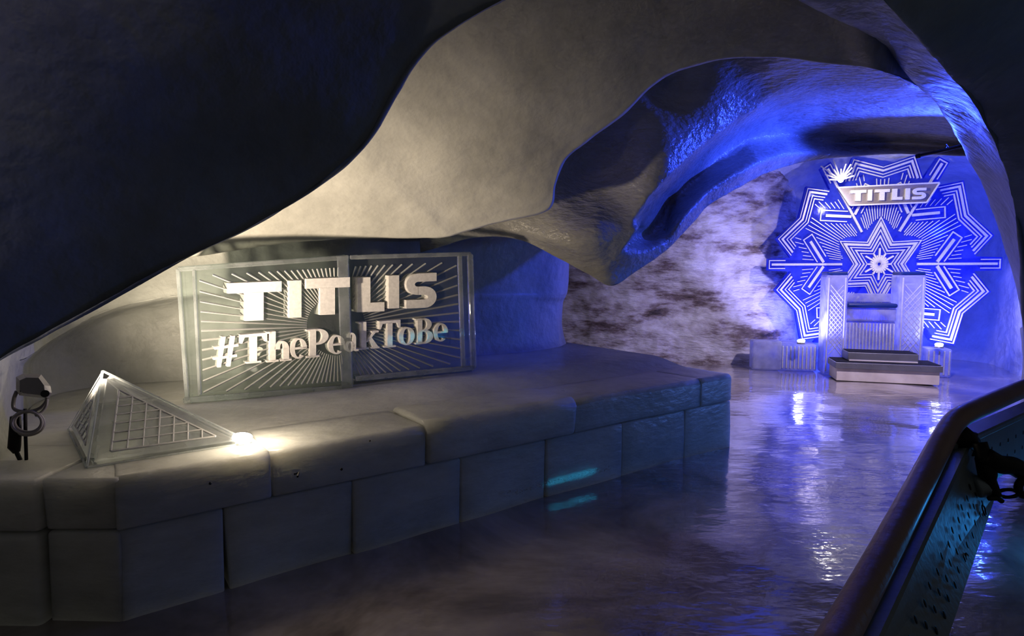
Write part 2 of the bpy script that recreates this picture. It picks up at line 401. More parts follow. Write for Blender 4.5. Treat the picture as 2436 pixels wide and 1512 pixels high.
def sdist(px, py, path):
    best = None
    for (ax, ay), (bx, by) in zip(path, path[1:]):
        dx, dy = bx - ax, by - ay; L2 = dx * dx + dy * dy
        t = max(0, min(1, ((px - ax) * dx + (py - ay) * dy) / L2))
        qx, qy = ax + dx * t, ay + dy * t; ds = math.hypot(px - qx, py - qy)
        if best is None or ds < best[0]:
            best = (ds, math.copysign(1, dx * (py - ay) - dy * (px - ax)))
    return best[0] * best[1]
def sstep(a, b, x):
    t = max(0, min(1, (x - a) / (b - a))); return t * t * (3 - 2 * t)
def foldC(px, py):
    s = sdist(px, py, band)                    # >0 below / right of the band
    end = sstep(1430, 1600, px)
    wdt = 26 + 60 * sstep(1700, 2100, px)
    v = -0.36 * sstep(-300, -wdt, s) * (1 - sstep(-wdt, wdt, s)) + 0.42 * sstep(-wdt, wdt, s) * (1 - sstep(wdt, wdt + 70, s)) - 0.28 * sstep(wdt, wdt + 70, s) * (1 - sstep(wdt + 70, wdt + 170, s))
    c = sdist(px, py, crack)
    v2 = 0.12 * math.exp(-(c / 16.0) ** 2) if abs(c) < 60 else 0
    # pocket next to the pale peninsula
    pk = 0.25 * math.exp(-((px - 1400) / 70.0) ** 2 - ((py - 400) / 75.0) ** 2)
    hump = -0.22 * math.exp(-((px - 1390) / 110.0) ** 2 - ((py - 560) / 70.0) ** 2)
    pk2 = 0.12 * math.exp(-((px - 1590) / 60.0) ** 2 - ((py - 230) / 60.0) ** 2)
    return v * end + v2 + pk + hump + pk2
nu, nv = 240, 130
V = []; Fc = []
def lst(A, u):
    n = len(A) - 1; x = u * n; i = min(int(x), n - 1); t = x - i
    g = lambda k: Vector(A[max(0, min(n, k))])
    return cr(g(i - 1), g(i), g(i + 1), g(i + 2), t)
for iu in range(nu + 1):
    a = lst(lipC, iu / nu); b = lst(topC, iu / nu)
    for iv in range(-6, nv + 1):
        t = max(iv, 0) / nv
        q = a + (b - a) * t
        d = q.z + foldC(q.x, q.y) * sstep(0.0, 0.12, t)
        px, py = q.x, q.y
        if iv < 0:
            k = -iv
            py -= (0, 3, 9, 20, 40, 70, 110)[k]; d += (0, 0.06, 0.13, 0.22, 0.35, 0.5, 0.7)[k]
        p = P(px, py, d)
        p += Vector((0.3, -0.7, -0.6)) * (noise.noise(p * 1.6) * 0.03 + noise.noise(p * 5) * 0.012 + noise.noise(Vector((p.x * 6, p.y * 14, p.z * 14))) * 0.005)
        V.append(p)
w_ = nv + 7
for iu in range(nu):
    for iv in range(w_ - 1):
        Fc.append((iu * w_ + iv, iu * w_ + iv + 1, (iu + 1) * w_ + iv + 1, (iu + 1) * w_ + iv))
structure(mesh_obj('ceiling_hollow', V, Fc, M['hollow'], smooth=True, fixn=False), 'folded ceiling hollow with a glossy blue lit groove before the throne')

# ------------------------------------------------------------------ niche back wall behind the sign
def zc(d, z=0.63): return 650 + (1.5 - z) * F / d
colsE = [  # x, [d at rows], ridge y
    (-150, 2.45, 870), (-40, 2.62, 880), (10, 2.9, 880), (34, 3.3, 860), (60, 3.8, 842), (130, 4.25, 800), (260, 4.6, 736), (430, 4.8, 704), (700, 5.1, 690), (900, 5.3, 690), (1130, 5.7, 700), (1240, 6.0, 700), (1310, 6.3, 700), (1344, 6.6, 700), (1352, 6.9, 700), (1330, 7.5, 700)]
rE = [[] for _ in range(8)]
for x, d, ry in colsE:
    yb = zc(d) + 14
    rg = 0.35 if 40 < x < 600 else (0.02 if x > 600 else 0.05)
    curl = -16 if x > 1300 else 0
    rE[0].append((x, 440 if x > 50 else ry - 150, d - (0.4 if x > 50 else 0.1))); rE[1].append((x, 540 if x > 50 else ry - 100, d - (0.24 if x > 50 else 0.08))); rE[2].append((x, min(620, ry - 60) if x > 50 else ry - 60, d - (0.05 if x < 50 else 0.22 if x < 600 else 0.10)))
    rE[3].append((x + curl * 0.2, ry - 12, d - rg * 0.8)); rE[4].append((x + curl * 0.5, ry + 4, d - rg * 0.75)); rE[5].append((x + curl, ry + 26, d))
    rE[6].append((x + curl, (ry + 30 + yb) / 2, d + 0.02)); rE[7].append((x, yb, d - 0.06))
structure(patch('wall_niche', [rowP(r) for r in rE], 200, 110, M['wall'], amp=0.03, freq=1.1), 'smooth grey ice wall of the niche behind the sign')

# ------------------------------------------------------------------ far wall: dirty glacier ice, then the alcove
def farpatch(name, cols, m, lab, amp):
    R = [[] for _ in cols[0][1]]
    for x, ds in cols:
        ys = (250, 350, 405, 480, 580, 700, 800)
        for i, d in enumerate(ds):
            y = ys[i] if i < len(ys) else 650 + 1.56 * F / d
            R[i].append((x, y, d))
    structure(patch(name, [rowP(r) for r in R], 150, 120, m, amp=amp, freq=1.2, amp2=0.02), lab)
farpatch('wall_far', [(1180, (8.6, 9.2, 9.5, 9.9, 10.1, 10.2, 10.1, 10.0)), (1330, (8.6, 9.2, 9.5, 9.9, 10.1, 10.2, 10.1, 10.0)), (1480, (8.6, 9.1, 9.5, 9.8, 10.0, 10.1, 10.0, 9.9)), (1620, (8.5, 9.0, 9.4, 9.7, 9.9, 10.1, 9.9, 9.8)),
          (1740, (8.4, 9.0, 9.3, 9.7, 9.9, 10.0, 9.8, 9.7)), (1830, (8.5, 9.1, 9.5, 9.9, 10.0, 9.9, 9.8, 9.7)), (1900, (8.9, 9.6, 10.0, 10.4, 10.5, 10.3, 10.1, 10.0))],
         M['dirty'], 'white far ice wall with dark dirt bands', 0.10)
farpatch('wall_alcove', [(1850, (8.3, 9.0, 9.6, 10.1, 10.2, 10.0, 9.9, 9.8)), (1930, (8.2, 8.9, 9.8, 10.6, 10.7, 10.5, 10.3, 10.2)), (2050, (8.1, 8.8, 9.8, 10.8, 10.9, 10.8, 10.6, 10.5)), (2170, (8.0, 8.7, 9.8, 10.8, 11.0, 10.9, 10.6, 10.5)),
          (2290, (7.8, 8.5, 9.5, 10.4, 10.6, 10.6, 10.4, 10.2)), (2370, (7.5, 8.1, 8.8, 9.6, 9.9, 9.9, 9.7, 9.5)), (2420, (7.2, 7.6, 8.1, 8.6, 8.9, 8.9, 8.7, 8.5)), (2480, (6.8, 7.0, 7.3, 7.6, 7.8, 7.8, 7.7, 7.6))],
         M['alcove'], 'ice alcove wall glowing blue behind the snowflake', 0.07)

# ------------------------------------------------------------------ right wall
inner = [(1640, -230, 2.5), (1760, -110, 2.7), (1890, -5, 2.95), (2010, 58, 3.2), (2100, 102, 3.5), (2172, 192, 4.0), (2229, 249, 4.4), (2267, 306, 4.8), (2300, 368, 5.2), (2338, 444, 5.7), (2385, 560, 6.3), (2416, 690, 6.8), (2430, 800, 7.1), (2432, 960, 7.3)]
ridge = [(1760, -260, 2.3), (1880, -160, 2.45), (2010, -70, 2.65), (2120, 10, 2.85), (2200, 90, 3.05), (2262, 170, 3.4), (2300, 215, 3.65), (2335, 270, 3.95), (2374, 345, 4.3), (2404, 430, 4.7), (2428, 560, 5.2), (2440, 690, 5.6), (2446, 800, 5.9), (2448, 960, 6.1)]
outer = [(2300, -700, 2.0), (2450, -600, 2.1), (2600, -500, 2.2), (2750, -380, 2.4), (2850, -250, 2.55), (2920, -100, 2.75), (2960, 0, 2.9), (3000, 120, 3.1), (3020, 240, 3.3), (3040, 380, 3.5), (3060, 560, 3.7), (3070, 720, 3.9), (3080, 900, 4.0), (3080, 1200, 4.0)]
midD = [(r[0] * 0.6 + o[0] * 0.4, r[1] * 0.6 + o[1] * 0.4, r[2] * 0.66 + o[2] * 0.34 + 0.02) for r, o in zip(ridge, outer)]
midS = [((r[0] + i[0]) / 2 + 4, (r[1] + i[1]) / 2, (r[2] + i[2]) / 2) for r, i in zip(ridge, inner)]
rb = [(x + 14, y - 6, d + 0.25) for x, y, d in inner]
rb2 = [(x + 90, y - 10, d + 0.8) for x, y, d in inner]
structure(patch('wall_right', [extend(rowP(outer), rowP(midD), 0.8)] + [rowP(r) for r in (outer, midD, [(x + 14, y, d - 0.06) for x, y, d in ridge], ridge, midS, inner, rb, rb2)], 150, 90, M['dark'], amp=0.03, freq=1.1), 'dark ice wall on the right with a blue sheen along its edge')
# lower right wall that carries on behind the railing
structure(patch('wall_right_lower', [rowP([(2432, 780, 7.2), (2500, 760, 6.4), (2620, 720, 5.4), (2900, 650, 4.4)]), rowP([(2434, 870, 7.2), (2520, 880, 6.4), (2640, 900, 5.4), (2920, 950, 4.4)]), rowP([(2434, 945, 7.15), (2520, 982, 6.35), (2640, 1045, 5.3), (2920, 1135, 4.3)])], 60, 40, M['wall'], amp=0.05), 'lower ice wall at the right edge beyond the railing')

# ------------------------------------------------------------------ ice bench
BZ = 0.63
A2 = PZ(280, 1135, BZ); B2 = PZ(1740, 888, BZ)
bd = (B2 - A2); bd.z = 0; BL = bd.length; bd.normalize()
bn = Vector((bd.y, -bd.x, 0))                       # out of the front face, to the camera
bang = math.atan2(bd.y, bd.x)
def bench_t(px):                                     # distance along the front top edge hit by a pixel column
    lo, hi = -1.5, BL + 1
    for _ in range(60):
        m_ = (lo + hi) / 2; q = A2 + bd * m_
        sx = 1218 + F * q.x / ((q.y) * CP - (q.z - CAMP.z) * SP)
        if sx < px: lo = m_
        else: hi = m_
    return (lo + hi) / 2
bench = thing('ice_bench', (A2.x, A2.y, 0), 'long low bench of stacked pale ice blocks carrying the sign', 'bench')
ZJ = 0.395 * K; ZT = BZ * K
def block(t0, t1, z0, z1, depth, out, bev, m=None, seed=0):
    bm = bmesh.new()
    L = t1 - t0 - 0.004
    r = bmesh.ops.create_cube(bm, size=1.0)
    bmesh.ops.scale(bm, vec=(L, depth, z1 - z0 - 0.003), verts=bm.verts)
    tf = [e for e in bm.edges if all(v.co.z > 0 and v.co.y < 0 for v in e.verts)]
    rest = [e for e in bm.edges if e not in tf]
    if bev > 0.02: bmesh.ops.bevel(bm, geom=tf, offset=bev, segments=5, affect='EDGES', profile=0.5)
    bmesh.ops.bevel(bm, geom=[e for e in bm.edges if e.calc_length() > 0.1 and e.calc_face_angle(0) > 1.0], offset=0.011 if bev < 0.06 else 0.03, segments=3, affect='EDGES', profile=0.5)
    long_e = [e for e in bm.edges if e.calc_length() > 0.12]
    bmesh.ops.subdivide_edges(bm, edges=long_e, cuts=5, use_grid_fill=True)
    c = A2 + bd * ((t0 + t1) / 2) - bn * (depth / 2 - out); c.z = (z0 + z1) / 2
    mt = Matrix.Translation(c) @ Matrix.Rotation(bang, 4, 'Z')
    bmesh.ops.transform(bm, matrix=mt, verts=bm.verts)
    for v in bm.verts:
        v.co += Vector((noise.noise(v.co * 2.3 + Vector((seed, 0, 0))), noise.noise(v.co * 2.3 + Vector((0, seed, 5))), 0)) * 0.012
    return bm_obj('ice_block', bm, m or M['bench'], bench, smooth=True)
up = [bench_t(x) for x in (268, 645, 1010, 1366, 1668)] + [BL]
lo = [bench_t(x) for x in (268, 528, 836, 1095, 1300, 1482, 1632)] + [BL]
for i in range(len(up) - 1):
    raised = (i == 2)
    block(up[i], up[i + 1], ZJ, ZT + (0.02 if raised else 0.0), 0.42, 0.022 if raised else 0.004, 0.07 if raised else 0.04, seed=i)
for i in range(len(lo) - 1):
    block(lo[i], lo[i + 1], -0.03, ZJ, 0.42, 0.0 - 0.004 * (i % 2), 0.01, seed=20 + i)
# blocks round the near corner, turned to face the camera
def cblock(x0, x1, y0, y1, z0, z1, bev, seed):
    bm = bmesh.new(); bmesh.ops.create_cube(bm, size=1.0)
    bmesh.ops.scale(bm, vec=(x1 - x0 - 0.01, y1 - y0, z1 - z0 - 0.006), verts=bm.verts)
    bmesh.ops.bevel(bm, geom=list(bm.edges), offset=bev, segments=3, affect='EDGES', profile=0.5)
    bmesh.ops.translate(bm, vec=((x0 + x1) / 2, (y0 + y1) / 2, (z0 + z1) / 2), verts=bm.verts)
    for v in bm.verts: v.co += Vector((noise.noise(v.co * 2 + Vector((seed, 0, 0))), noise.noise(v.co * 2 + Vector((0, seed, 0))), 0)) * 0.012
    bm_obj('ice_block', bm, M['bench'], bench, smooth=True)
xa = PZ(95, 1137, BZ).x; y_c = A2.y
for k, (z0, z1) in enumerate(((-0.03, ZJ), (ZJ, ZT))):
    cblock(xa, A2.x - 0.0, y_c - 0.005, y_c + 0.42, z0, z1, 0.014, 40 + k)
    cblock(xa - 1.8, xa, y_c - 0.03 , y_c + 0.42, z0, z1, 0.02, 50 + k)
# top surface behind the front blocks
nu, nv = 120, 60
V = []; Fc = []
SL = P(440, 958, 3.9); SR = P(1130, 886, 4.7)
wallpts = [P(*q) for q in rE[7]]
def wall_w(t):
    o = A2 + bd * t; best = None
    for a, b in zip(wallpts, wallpts[1:]):
        e = b - a; den = bn.x * e.y - bn.y * e.x
        if abs(den) < 1e-9: continue
        dx, dy = a.x - o.x, a.y - o.y
        wv_ = -(dx * e.y - dy * e.x) / den; s_ = (bn.x * dy - bn.y * dx) / -den
        s_ = -(dx * bn.y - dy * bn.x) / den * -1
        if -0.001 <= s_ <= 1.001 and wv_ > 0.3 and (best is None or wv_ < best): best = wv_
    return (best if best else 2.4) + 0.03
for i in range(nu + 1):
    for j in range(nv + 1):
        t = -2.2 + (BL + 2.2) * i / nu
        wv = 0.33 + (wall_w(t) - 0.33) * j / nv
        q = A2 + bd * t - bn * wv
        if t > BL - 0.05:
            pass
        z = ZT - 0.004
        s = (q - SL); ax = (SR - SL); axl = ax.length; ax = ax.normalized()
        u_ = s.dot(ax) / axl
        rise = (SR.z - SL.z) * sstep(0.05, 1.0, u_) * sstep(0.36, 0.75, wv)
        z += rise + noise.noise(Vector((q.x * 1.5, q.y * 1.5, 9))) * 0.008 * sstep(0.33, 0.5, wv)
        V.append((q.x, q.y, z))
# keep only what lies inside the bench outline: slant the far end back towards the wall corner
E0 = PZ(1740, 888, BZ); E1 = PZ(1352, 826, BZ)
ed = (E1 - E0).normalized(); en = Vector((ed.y, -ed.x, 0))
V2 = []
for i in range(nu + 1):
    row = [Vector(V[i * (nv + 1) + j]) for j in range(nv + 1)]
    for p in row:
        s = (p - E0).dot(en)
        if s > 0:
            k = bd.dot(en); p = p - bd * (s / k)
        V2.append(p)
for i in range(nu):
    for j in range(nv):
        a = i * (nv + 1) + j; Fc.append((a, a + 1, a + nv + 2, a + nv + 1))
o = mesh_obj('bench_top', V2, Fc, M['bench'], bench, smooth=True)
if o.data.polygons[0].normal.z < 0: o.data.flip_normals()
# far end face of the bench
bm = bmesh.new()
for (z0, z1) in ((-0.03, ZJ), (ZJ, ZT)):
    for k in range(3):
        L = (E1 - E0).length / 3
        c = E0 + ed * (L * (k + 0.5)) - en * 0.2; c.z = (z0 + z1) / 2
        b2 = bmesh.new(); bmesh.ops.create_cube(b2, size=1.0); bmesh.ops.scale(b2, vec=(L - 0.01, 0.38, z1 - z0 - 0.014), verts=b2.verts)
        bmesh.ops.bevel(b2, geom=list(b2.edges), offset=0.025, segments=2, affect='EDGES')
        bmesh.ops.transform(b2, matrix=Matrix.Translation(c) @ Matrix.Rotation(math.atan2(ed.y, ed.x), 4, 'Z'), verts=b2.verts)
        bm_obj('ice_block', b2, M['bench'], bench, smooth=True)
bm.free()

# ------------------------------------------------------------------ glyphs (unit boxes)
def arc(cx, cy, rx, ry, a0, a1, n=12):
    return [(cx + rx * math.cos(math.radians(a0 + (a1 - a0) * i / n)), cy + ry * math.sin(math.radians(a0 + (a1 - a0) * i / n))) for i in range(n + 1)]
def R_(x0, y0, x1, y1): return [(x0, y0), (x1, y0), (x1, y1), (x0, y1)]
def stroke(path, th):
    """quads along a path with half widths th (number or list)"""
    out = []
    n = len(path); L = []; Rr = []
    for i, p in enumerate(path):
        a = path[max(i - 1, 0)]; b = path[min(i + 1, n - 1)]
        dx, dy = b[0] - a[0], b[1] - a[1]; l_ = math.hypot(dx, dy) or 1
        h = th[i] if isinstance(th, list) else th
        nx_, ny_ = -dy / l_ * h, dx / l_ * h
        L.append((p[0] + nx_, p[1] + ny_)); Rr.append((p[0] - nx_, p[1] - ny_))
    for i in range(n - 1): out.append([Rr[i], Rr[i + 1], L[i + 1], L[i]])
    return out
def ring(cx, cy, rx, ry, ix, iy, a0=0, a1=360, n=20):
    """bowl whose outer radii are rx, ry and inner ones ix, iy"""
    o = arc(cx, cy, rx, ry, a0, a1, n); i_ = arc(cx, cy, ix, iy, a0, a1, n)
    return [[o[k], o[k + 1], i_[k + 1], i_[k]] for k in range(n)]
G = {}
G['T'] = [R_(0, .73, 1, 1), R_(.32, 0, .66, .74)]
G['I'] = [R_(0, 0, 1, 1)]
G['L'] = [R_(0, 0, .48, 1), R_(.47, 0, 1, .26)]
G['S'] = [R_(.40, .76, 1, 1), R_(.0, 0, .60, .24)] + ring(.40, .69, .40, .31, .12, .07, 90, 270, 12) + [R_(.38, .38, .62, .62)] + ring(.60, .31, .40, .31, .12, .07, -90, 90, 12)
st = .11
G['#'] = [[(.12, 0), (.26, 0), (.46, 1), (.32, 1)], [(.52, 0), (.66, 0), (.86, 1), (.72, 1)], [(.0, .60), (1, .64), (1, .72), (.0, .68)], [(-.04, .26), (.94, .30), (.94, .38), (-.04, .34)]]
G['Ts'] = [R_(.0, .90, 1, 1), [(.0, .70), (.06, .70), (.16, .91), (.0, .91)], [(1, .70), (.94, .70), (.84, .91), (1, .91)], R_(.38, .03, .62, .92), R_(.22, 0, .78, .06)]
G['h'] = [R_(.12, .03, .36, 1), R_(.0, .94, .2, 1), R_(.0, 0, .48, .06), R_(.66, .03, .90, .42), R_(.54, 0, 1.0, .06)] + ring(.60, .40, .30, .27, .07, .19, 0, 180, 12)
G['e'] = ring(.5, .5, .5, .5, .23, .42, 0, 310, 22) + [R_(.22, .46, .98, .56)]
G['P'] = [R_(.14, .03, .42, .97), R_(.0, .94, .5, 1), R_(.0, 0, .58, .06)] + ring(.50, .72, .48, .28, .20, .21, -90, 90, 14) + [R_(.40, .93, .52, 1), R_(.40, .44, .52, .51)]
G['a'] = [R_(.55, .04, .82, .66), R_(.76, 0, 1.0, .10)] + ring(.50, .66, .32, .34, .08, .26, 0, 165, 12) + ring(.36, .27, .36, .29, .13, .20, 0, 360, 18)
G['k'] = [R_(.12, .03, .36, 1), R_(.0, .94, .2, 1), R_(.0, 0, .48, .06), [(.34, .26), (.44, .26), (.86, .62), (.74, .62)], [(.44, .40), (.58, .46), (.96, .04), (.68, .04)], R_(.56, 0, 1.0, .06), R_(.62, .58, .96, .64)]
G['o'] = ring(.5, .5, .5, .5, .22, .42, 0, 360, 22)
G['B'] = [R_(.12, .03, .38, .97), R_(.0, .94, .5, 1), R_(.0, 0, .5, .06)] + ring(.48, .75, .44, .25, .18, .18, -90, 90, 12) + ring(.50, .27, .50, .27, .20, .20, -90, 90, 12) + [R_(.36, .94, .5, 1), R_(.36, .48, .52, .56), R_(.36, 0, .52, .07)]
def glyph_obj(polys, mapf, dirn, front, back, shear, m, parent, name='letter'):
    """extrude the 2-D polygons mapped onto a plane; back face shifted by shear"""
    V = []; Fc = []
    for poly in polys:
        n = len(poly); b = len(V)
        for q in poly: V.append(mapf(*q) + dirn * front)
        for q in poly: V.append(mapf(*q) - dirn * back + shear)
        Fc.append(tuple(b + i for i in range(n))); Fc.append(tuple(b + n + i for i in reversed(range(n))))
        for i in range(n):
            j = (i + 1) % n; Fc.append((b + i, b + n + i, b + n + j, b + j))
    return mesh_obj(name, V, Fc, m, parent)

# ------------------------------------------------------------------ ice sign
sx = (SR - SL); sx.z = 0; sx.normalize()
sn = Vector((sx.y, -sx.x, 0))                       # towards the camera
up_ = Vector((0, 0, 1))
sign = thing('ice_sign', SL.lerp(SR, 0.5), 'large clear ice block sign with snow white lettering and sunburst grooves', 'sign')
TH = 0.20
def slab(name, px4, off, depth, m, bev=0.02):
    """four pixel corners (bl, br, tr, tl) taken to the sign plane, pushed off along its normal, given real thickness"""
    q = [PP(x, y, SL + sn * off, sn) for x, y in px4]
    V = q + [p - sn * depth for p in q]
    bm = bmesh.new(); vs = [bm.verts.new(v) for v in V]
    for f in ((0, 1, 2, 3), (7, 6, 5, 4), (0, 4, 5, 1), (1, 5, 6, 2), (2, 6, 7, 3), (3, 7, 4, 0)): bm.faces.new([vs[i] for i in f])
    bmesh.ops.recalc_face_normals(bm, faces=bm.faces)
    if bev: bmesh.ops.bevel(bm, geom=list(bm.edges), offset=bev, segments=2, affect='EDGES')
    return bm_obj(name, bm, m, sign)
slab('ice_panel', [(442, 960), (841, 928), (830, 604), (419, 634)], 0.0, TH, M['clear'])
slab('ice_panel', [(843, 910), (1131, 884), (1125, 598), (833, 606)], -0.06, TH, M['clear'])
# clear rims round both blocks
def rim(a, b, wpx, off=0.004):
    (x0, y0), (x1, y1) = a, b
    p0 = PP(x0, y0, SL + sn * off, sn); p1 = PP(x1, y1, SL + sn * off, sn)
    r = wpx / F * p0.y
    bm = bmesh.new()
    L = (p1 - p0).length; mid = (p0 + p1) / 2; d = (p1 - p0).normalized()
    s2 = sn; s3 = d.cross(s2)
    box(bm, Vector((0, 0, 0)), (L, 0.03, r * 2), 0, 0.006, 1)
    mt = Matrix((d.to_4d(), s2.to_4d(), s3.to_4d(), (0, 0, 0, 1))).transposed()
    mt[3] = (0, 0, 0, 1); mt.translation = mid
    for i in range(3): mt[3][i] = 0
    bmesh.ops.transform(bm, matrix=mt, verts=bm.verts)
    return bm_obj('rim', bm, M['rim'], sign)
for a, b, wpx in (((436, 952), (838, 920), 7), ((423, 640), (830, 612), 6), ((832, 612), (1120, 604), 5), ((846, 900), (1128, 874), 6),
                  ((424, 638), (446, 952), 5), ((815, 610), (826, 924), 13), ((1093, 606), (1102, 874), 5), ((1118, 604), (1126, 876), 7), ((462, 640), (476, 940), 4)):
    rim(a, b, wpx)
# sunburst grooves
cx, cy = 800, 775
Pl = [(474, 655), (806, 636), (818, 905), (484, 935)]
Pr = [(838, 634), (1086, 624), (1096, 862), (846, 895)]
def clip_ray(poly, ang):
    dx, dy = math.cos(ang), math.sin(ang); hits = []
    n = len(poly)
    for i in range(n):
        (ax, ay), (bx, by) = poly[i], poly[(i + 1) % n]
        ex, ey = bx - ax, by - ay; den = dx * ey - dy * ex
        if abs(den) < 1e-9: continue
        t = ((ax - cx) * ey - (ay - cy) * ex) / den; s = ((ax - cx) * dy - (ay - cy) * dx) / den
        if t > 0 and 0 <= s <= 1: hits.append(t)
    hits.sort()
    return hits
gm = None
def groove(x0, y0, x1, y1, off, wpx):
    global gm
    p0 = PP(x0, y0, SL + sn * off, sn); p1 = PP(x1, y1, SL + sn * off, sn)
    if gm is None:
        gm = bpy.data.meshes.new('groove')
        # a tapering triangular ridge, unit length along x
        Vv = [(-.5, -.28, -.5), (-.5, -.28, .0), (-.5, .28, -.5), (.5, -.5, -.5), (.5, 0, .5), (.5, .5, -.5), (-.5, 0, .3)]
        Vv = [(-.5, -.3, -.5), (-.5, 0, .3), (-.5, .3, -.5), (.5, -.5, -.5), (.5, 0, .5), (.5, .5, -.5)]
        gm.from_pydata(Vv, [], [(0, 1, 2), (5, 4, 3), (0, 3, 4, 1), (1, 4, 5, 2), (2, 5, 3, 0)])
        gm.materials.append(M['groove'])
    o = bpy.data.objects.new('groove', gm); COL.objects.link(o)
    d = p1 - p0; L = d.length; d.normalize(); z = sn; y = z.cross(d)
    r3_ = Matrix((d, y, z)).transposed().to_4x4()
    o.matrix_basis = Matrix.Translation((p0 + p1) / 2) @ r3_ @ Matrix.Diagonal((L, wpx / F * p0.y * K * 1.2, 0.012, 1))
    attach(o, sign)
N = 88
for k in range(N):
    a = 2 * math.pi * (k + 0.5) / N
    dx, dy = math.cos(a), math.sin(a)
    for poly, off in ((Pl, 0.0045), (Pr, -0.055)):
        inside_c = poly is Pl
        h = clip_ray(poly, a)
        if not h: continue
        t1 = h[-1]; t0 = 70 if len(h) == 1 else max(70, h[0])
        if t1 - t0 < 14: continue
        groove(cx + dx * t0, cy + dy * t0, cx + dx * t1, cy + dy * t1, off, 5.2)
# lettering
def letters(spec, slope, off, shift, depth):
    for g, x0, x1, yt, yb in spec:
        o2 = off if x0 < 838 else off - 0.05
        def mapf(u, v, x0=x0, x1=x1, yt=yt, yb=yb, o2=o2):
            x = x0 + (x1 - x0) * u; yy = yb + (yt - yb) * v + slope * (u - 0.5) * (x1 - x0)
            return PP(x, yy, SL + sn * o2, sn)
        glyph_obj(G[g], mapf, sn, 0.008, depth, sx * shift + up_ * 0.006, M['snow'], sign)
letters([('T', 544, 670, 671, 762), ('I', 688, 717, 667, 755), ('T', 728, 832, 661, 748), ('L', 850, 914, 659, 741), ('I', 924, 949, 655, 733), ('S', 966, 1038, 650, 732)], -0.04, 0.012, -0.03, 0.05)
cv = lambda x0, x1, y0, y1: (390 + x0 / 3.045, 390 + x1 / 3.045, 570 + y0 / 3.045, 570 + y1 / 3.045)
letters([('#',) + cv(370, 540, 700, 918), ('Ts',) + cv(556, 748, 680, 892), ('h',) + cv(745, 925, 660, 880), ('e',) + cv(915, 1036, 712, 860), ('P',) + cv(1034, 1195, 645, 848), ('e',) + cv(1192, 1310, 690, 828),
         ('a',) + cv(1312, 1408, 672, 808), ('k',) + cv(1412, 1560, 592, 790), ('Ts',) + cv(1560, 1712, 585, 778), ('o',) + cv(1700, 1816, 632, 762), ('B',) + cv(1822, 1948, 568, 752), ('e',) + cv(1952, 2056, 604, 736)], -0.085, 0.010, -0.018, 0.03)

# ------------------------------------------------------------------ ice pyramid
pf = PZ(206, 1112, BZ); pr = PZ(599, 1052, BZ); pl = PZ(162, 1020, BZ); pb = pl + (pr - pf) * 0.62
ap = P(244, 882, 3.05)
pyr = thing('ice_pyramid', ((pf + pr + pl + pb) / 4).to_tuple(), 'clear ice pyramid with a carved lattice on the bench end', 'ice sculpture')
bm = bmesh.new()
vs = [bm.verts.new(v) for v in (pf, pr, pb, pl, ap)]
for f in ((3, 2, 1, 0), (0, 1, 4), (1, 2, 4), (2, 3, 4), (3, 0, 4)): bm.faces.new([vs[i] for i in f])
bmesh.ops.recalc_face_normals(bm, faces=bm.faces)
bmesh.ops.bevel(bm, geom=list(bm.edges), offset=0.022, segments=2, affect='EDGES')
bm_obj('body', bm, M['pyramid'], pyr)
def face_frame(a, b, c):
    n = (b - a).cross(c - a).normalized()
    if n.dot(CAMP - a) < 0: n = -n
    return n
def bar(p0, p1, n, wd, ht, m, parent, name):
    d = p1 - p0; L = d.length; d.normalize(); y = n.cross(d)
    bm = bmesh.new(); box(bm, Vector((0, 0, 0)), (L, wd, ht), 0, min(wd, ht) * 0.25, 1)
    mt = Matrix((d, y, n)).transposed().to_4x4(); mt.translation = (p0 + p1) / 2
    bmesh.ops.transform(bm, matrix=mt, verts=bm.verts)
    return bm_obj(name, bm, m, parent)
def lattice(A, B, C, inset, nrow, ht):
    """bars inside triangle A (top) B C, two directions plus the frame"""
    n = face_frame(A, B, C); c = (A + B + C) / 3
    a, b, d = (c + (q - c) * inset for q in (A, B, C))
    for p, q in ((a, b), (b, d), (d, a)): bar(p, q, n, 0.008, ht, M['groove'], pyr, 'lattice_frame')
    for k in range(1, nrow):
        t = k / nrow
        bar(a.lerp(b, t), a.lerp(d, t), n, 0.006, ht, M['groove'], pyr, 'lattice_bar')
        bar(b.lerp(d, t), b.lerp(a, t) if False else a.lerp(d, t), n, 0.006, ht, M['groove'], pyr, 'lattice_bar')
lattice(ap, pf, pr, 0.64, 7, 0.008)
lattice(ap, pl, pf, 0.55, 5, 0.008)
# edge ridges of frosted ice
for p, q in ((ap, pf), (ap, pr), (pf, pr), (ap, pl), (pl, pf)):
    bar(p.lerp(q, 0.0), p.lerp(q, 1.0), face_frame(ap, pf, pr), 0.009, 0.009, M['rim'], pyr, 'edge')

# added bulb standing in for the floodlight glare in the tip
tl = thing('tip_glare_bulb', PZ(594, 1046, BZ), 'small added warm bulb standing in for glare at the right tip of the ice pyramid', 'lamp')
TC = PZ(588, 1046, BZ)
bm = bmesh.new(); bmesh.ops.create_uvsphere(bm, u_segments=16, v_segments=10, radius=0.026)
bmesh.ops.scale(bm, vec=(1.7, 0.8, 0.75), verts=bm.verts); bmesh.ops.translate(bm, vec=TC + Vector((0.0, -0.045, 0.026)), verts=bm.verts)
bm_obj('bulb', bm, M['warmglow'], tl, smooth=True)
bm = bmesh.new(); bmesh.ops.create_cone(bm, segments=16, radius1=0.03, radius2=0.026, depth=0.008, cap_ends=True)
bmesh.ops.translate(bm, vec=TC + Vector((0.0, -0.045, 0.004)), verts=bm.verts)
bm_obj('socket', bm, M['snow'], tl)

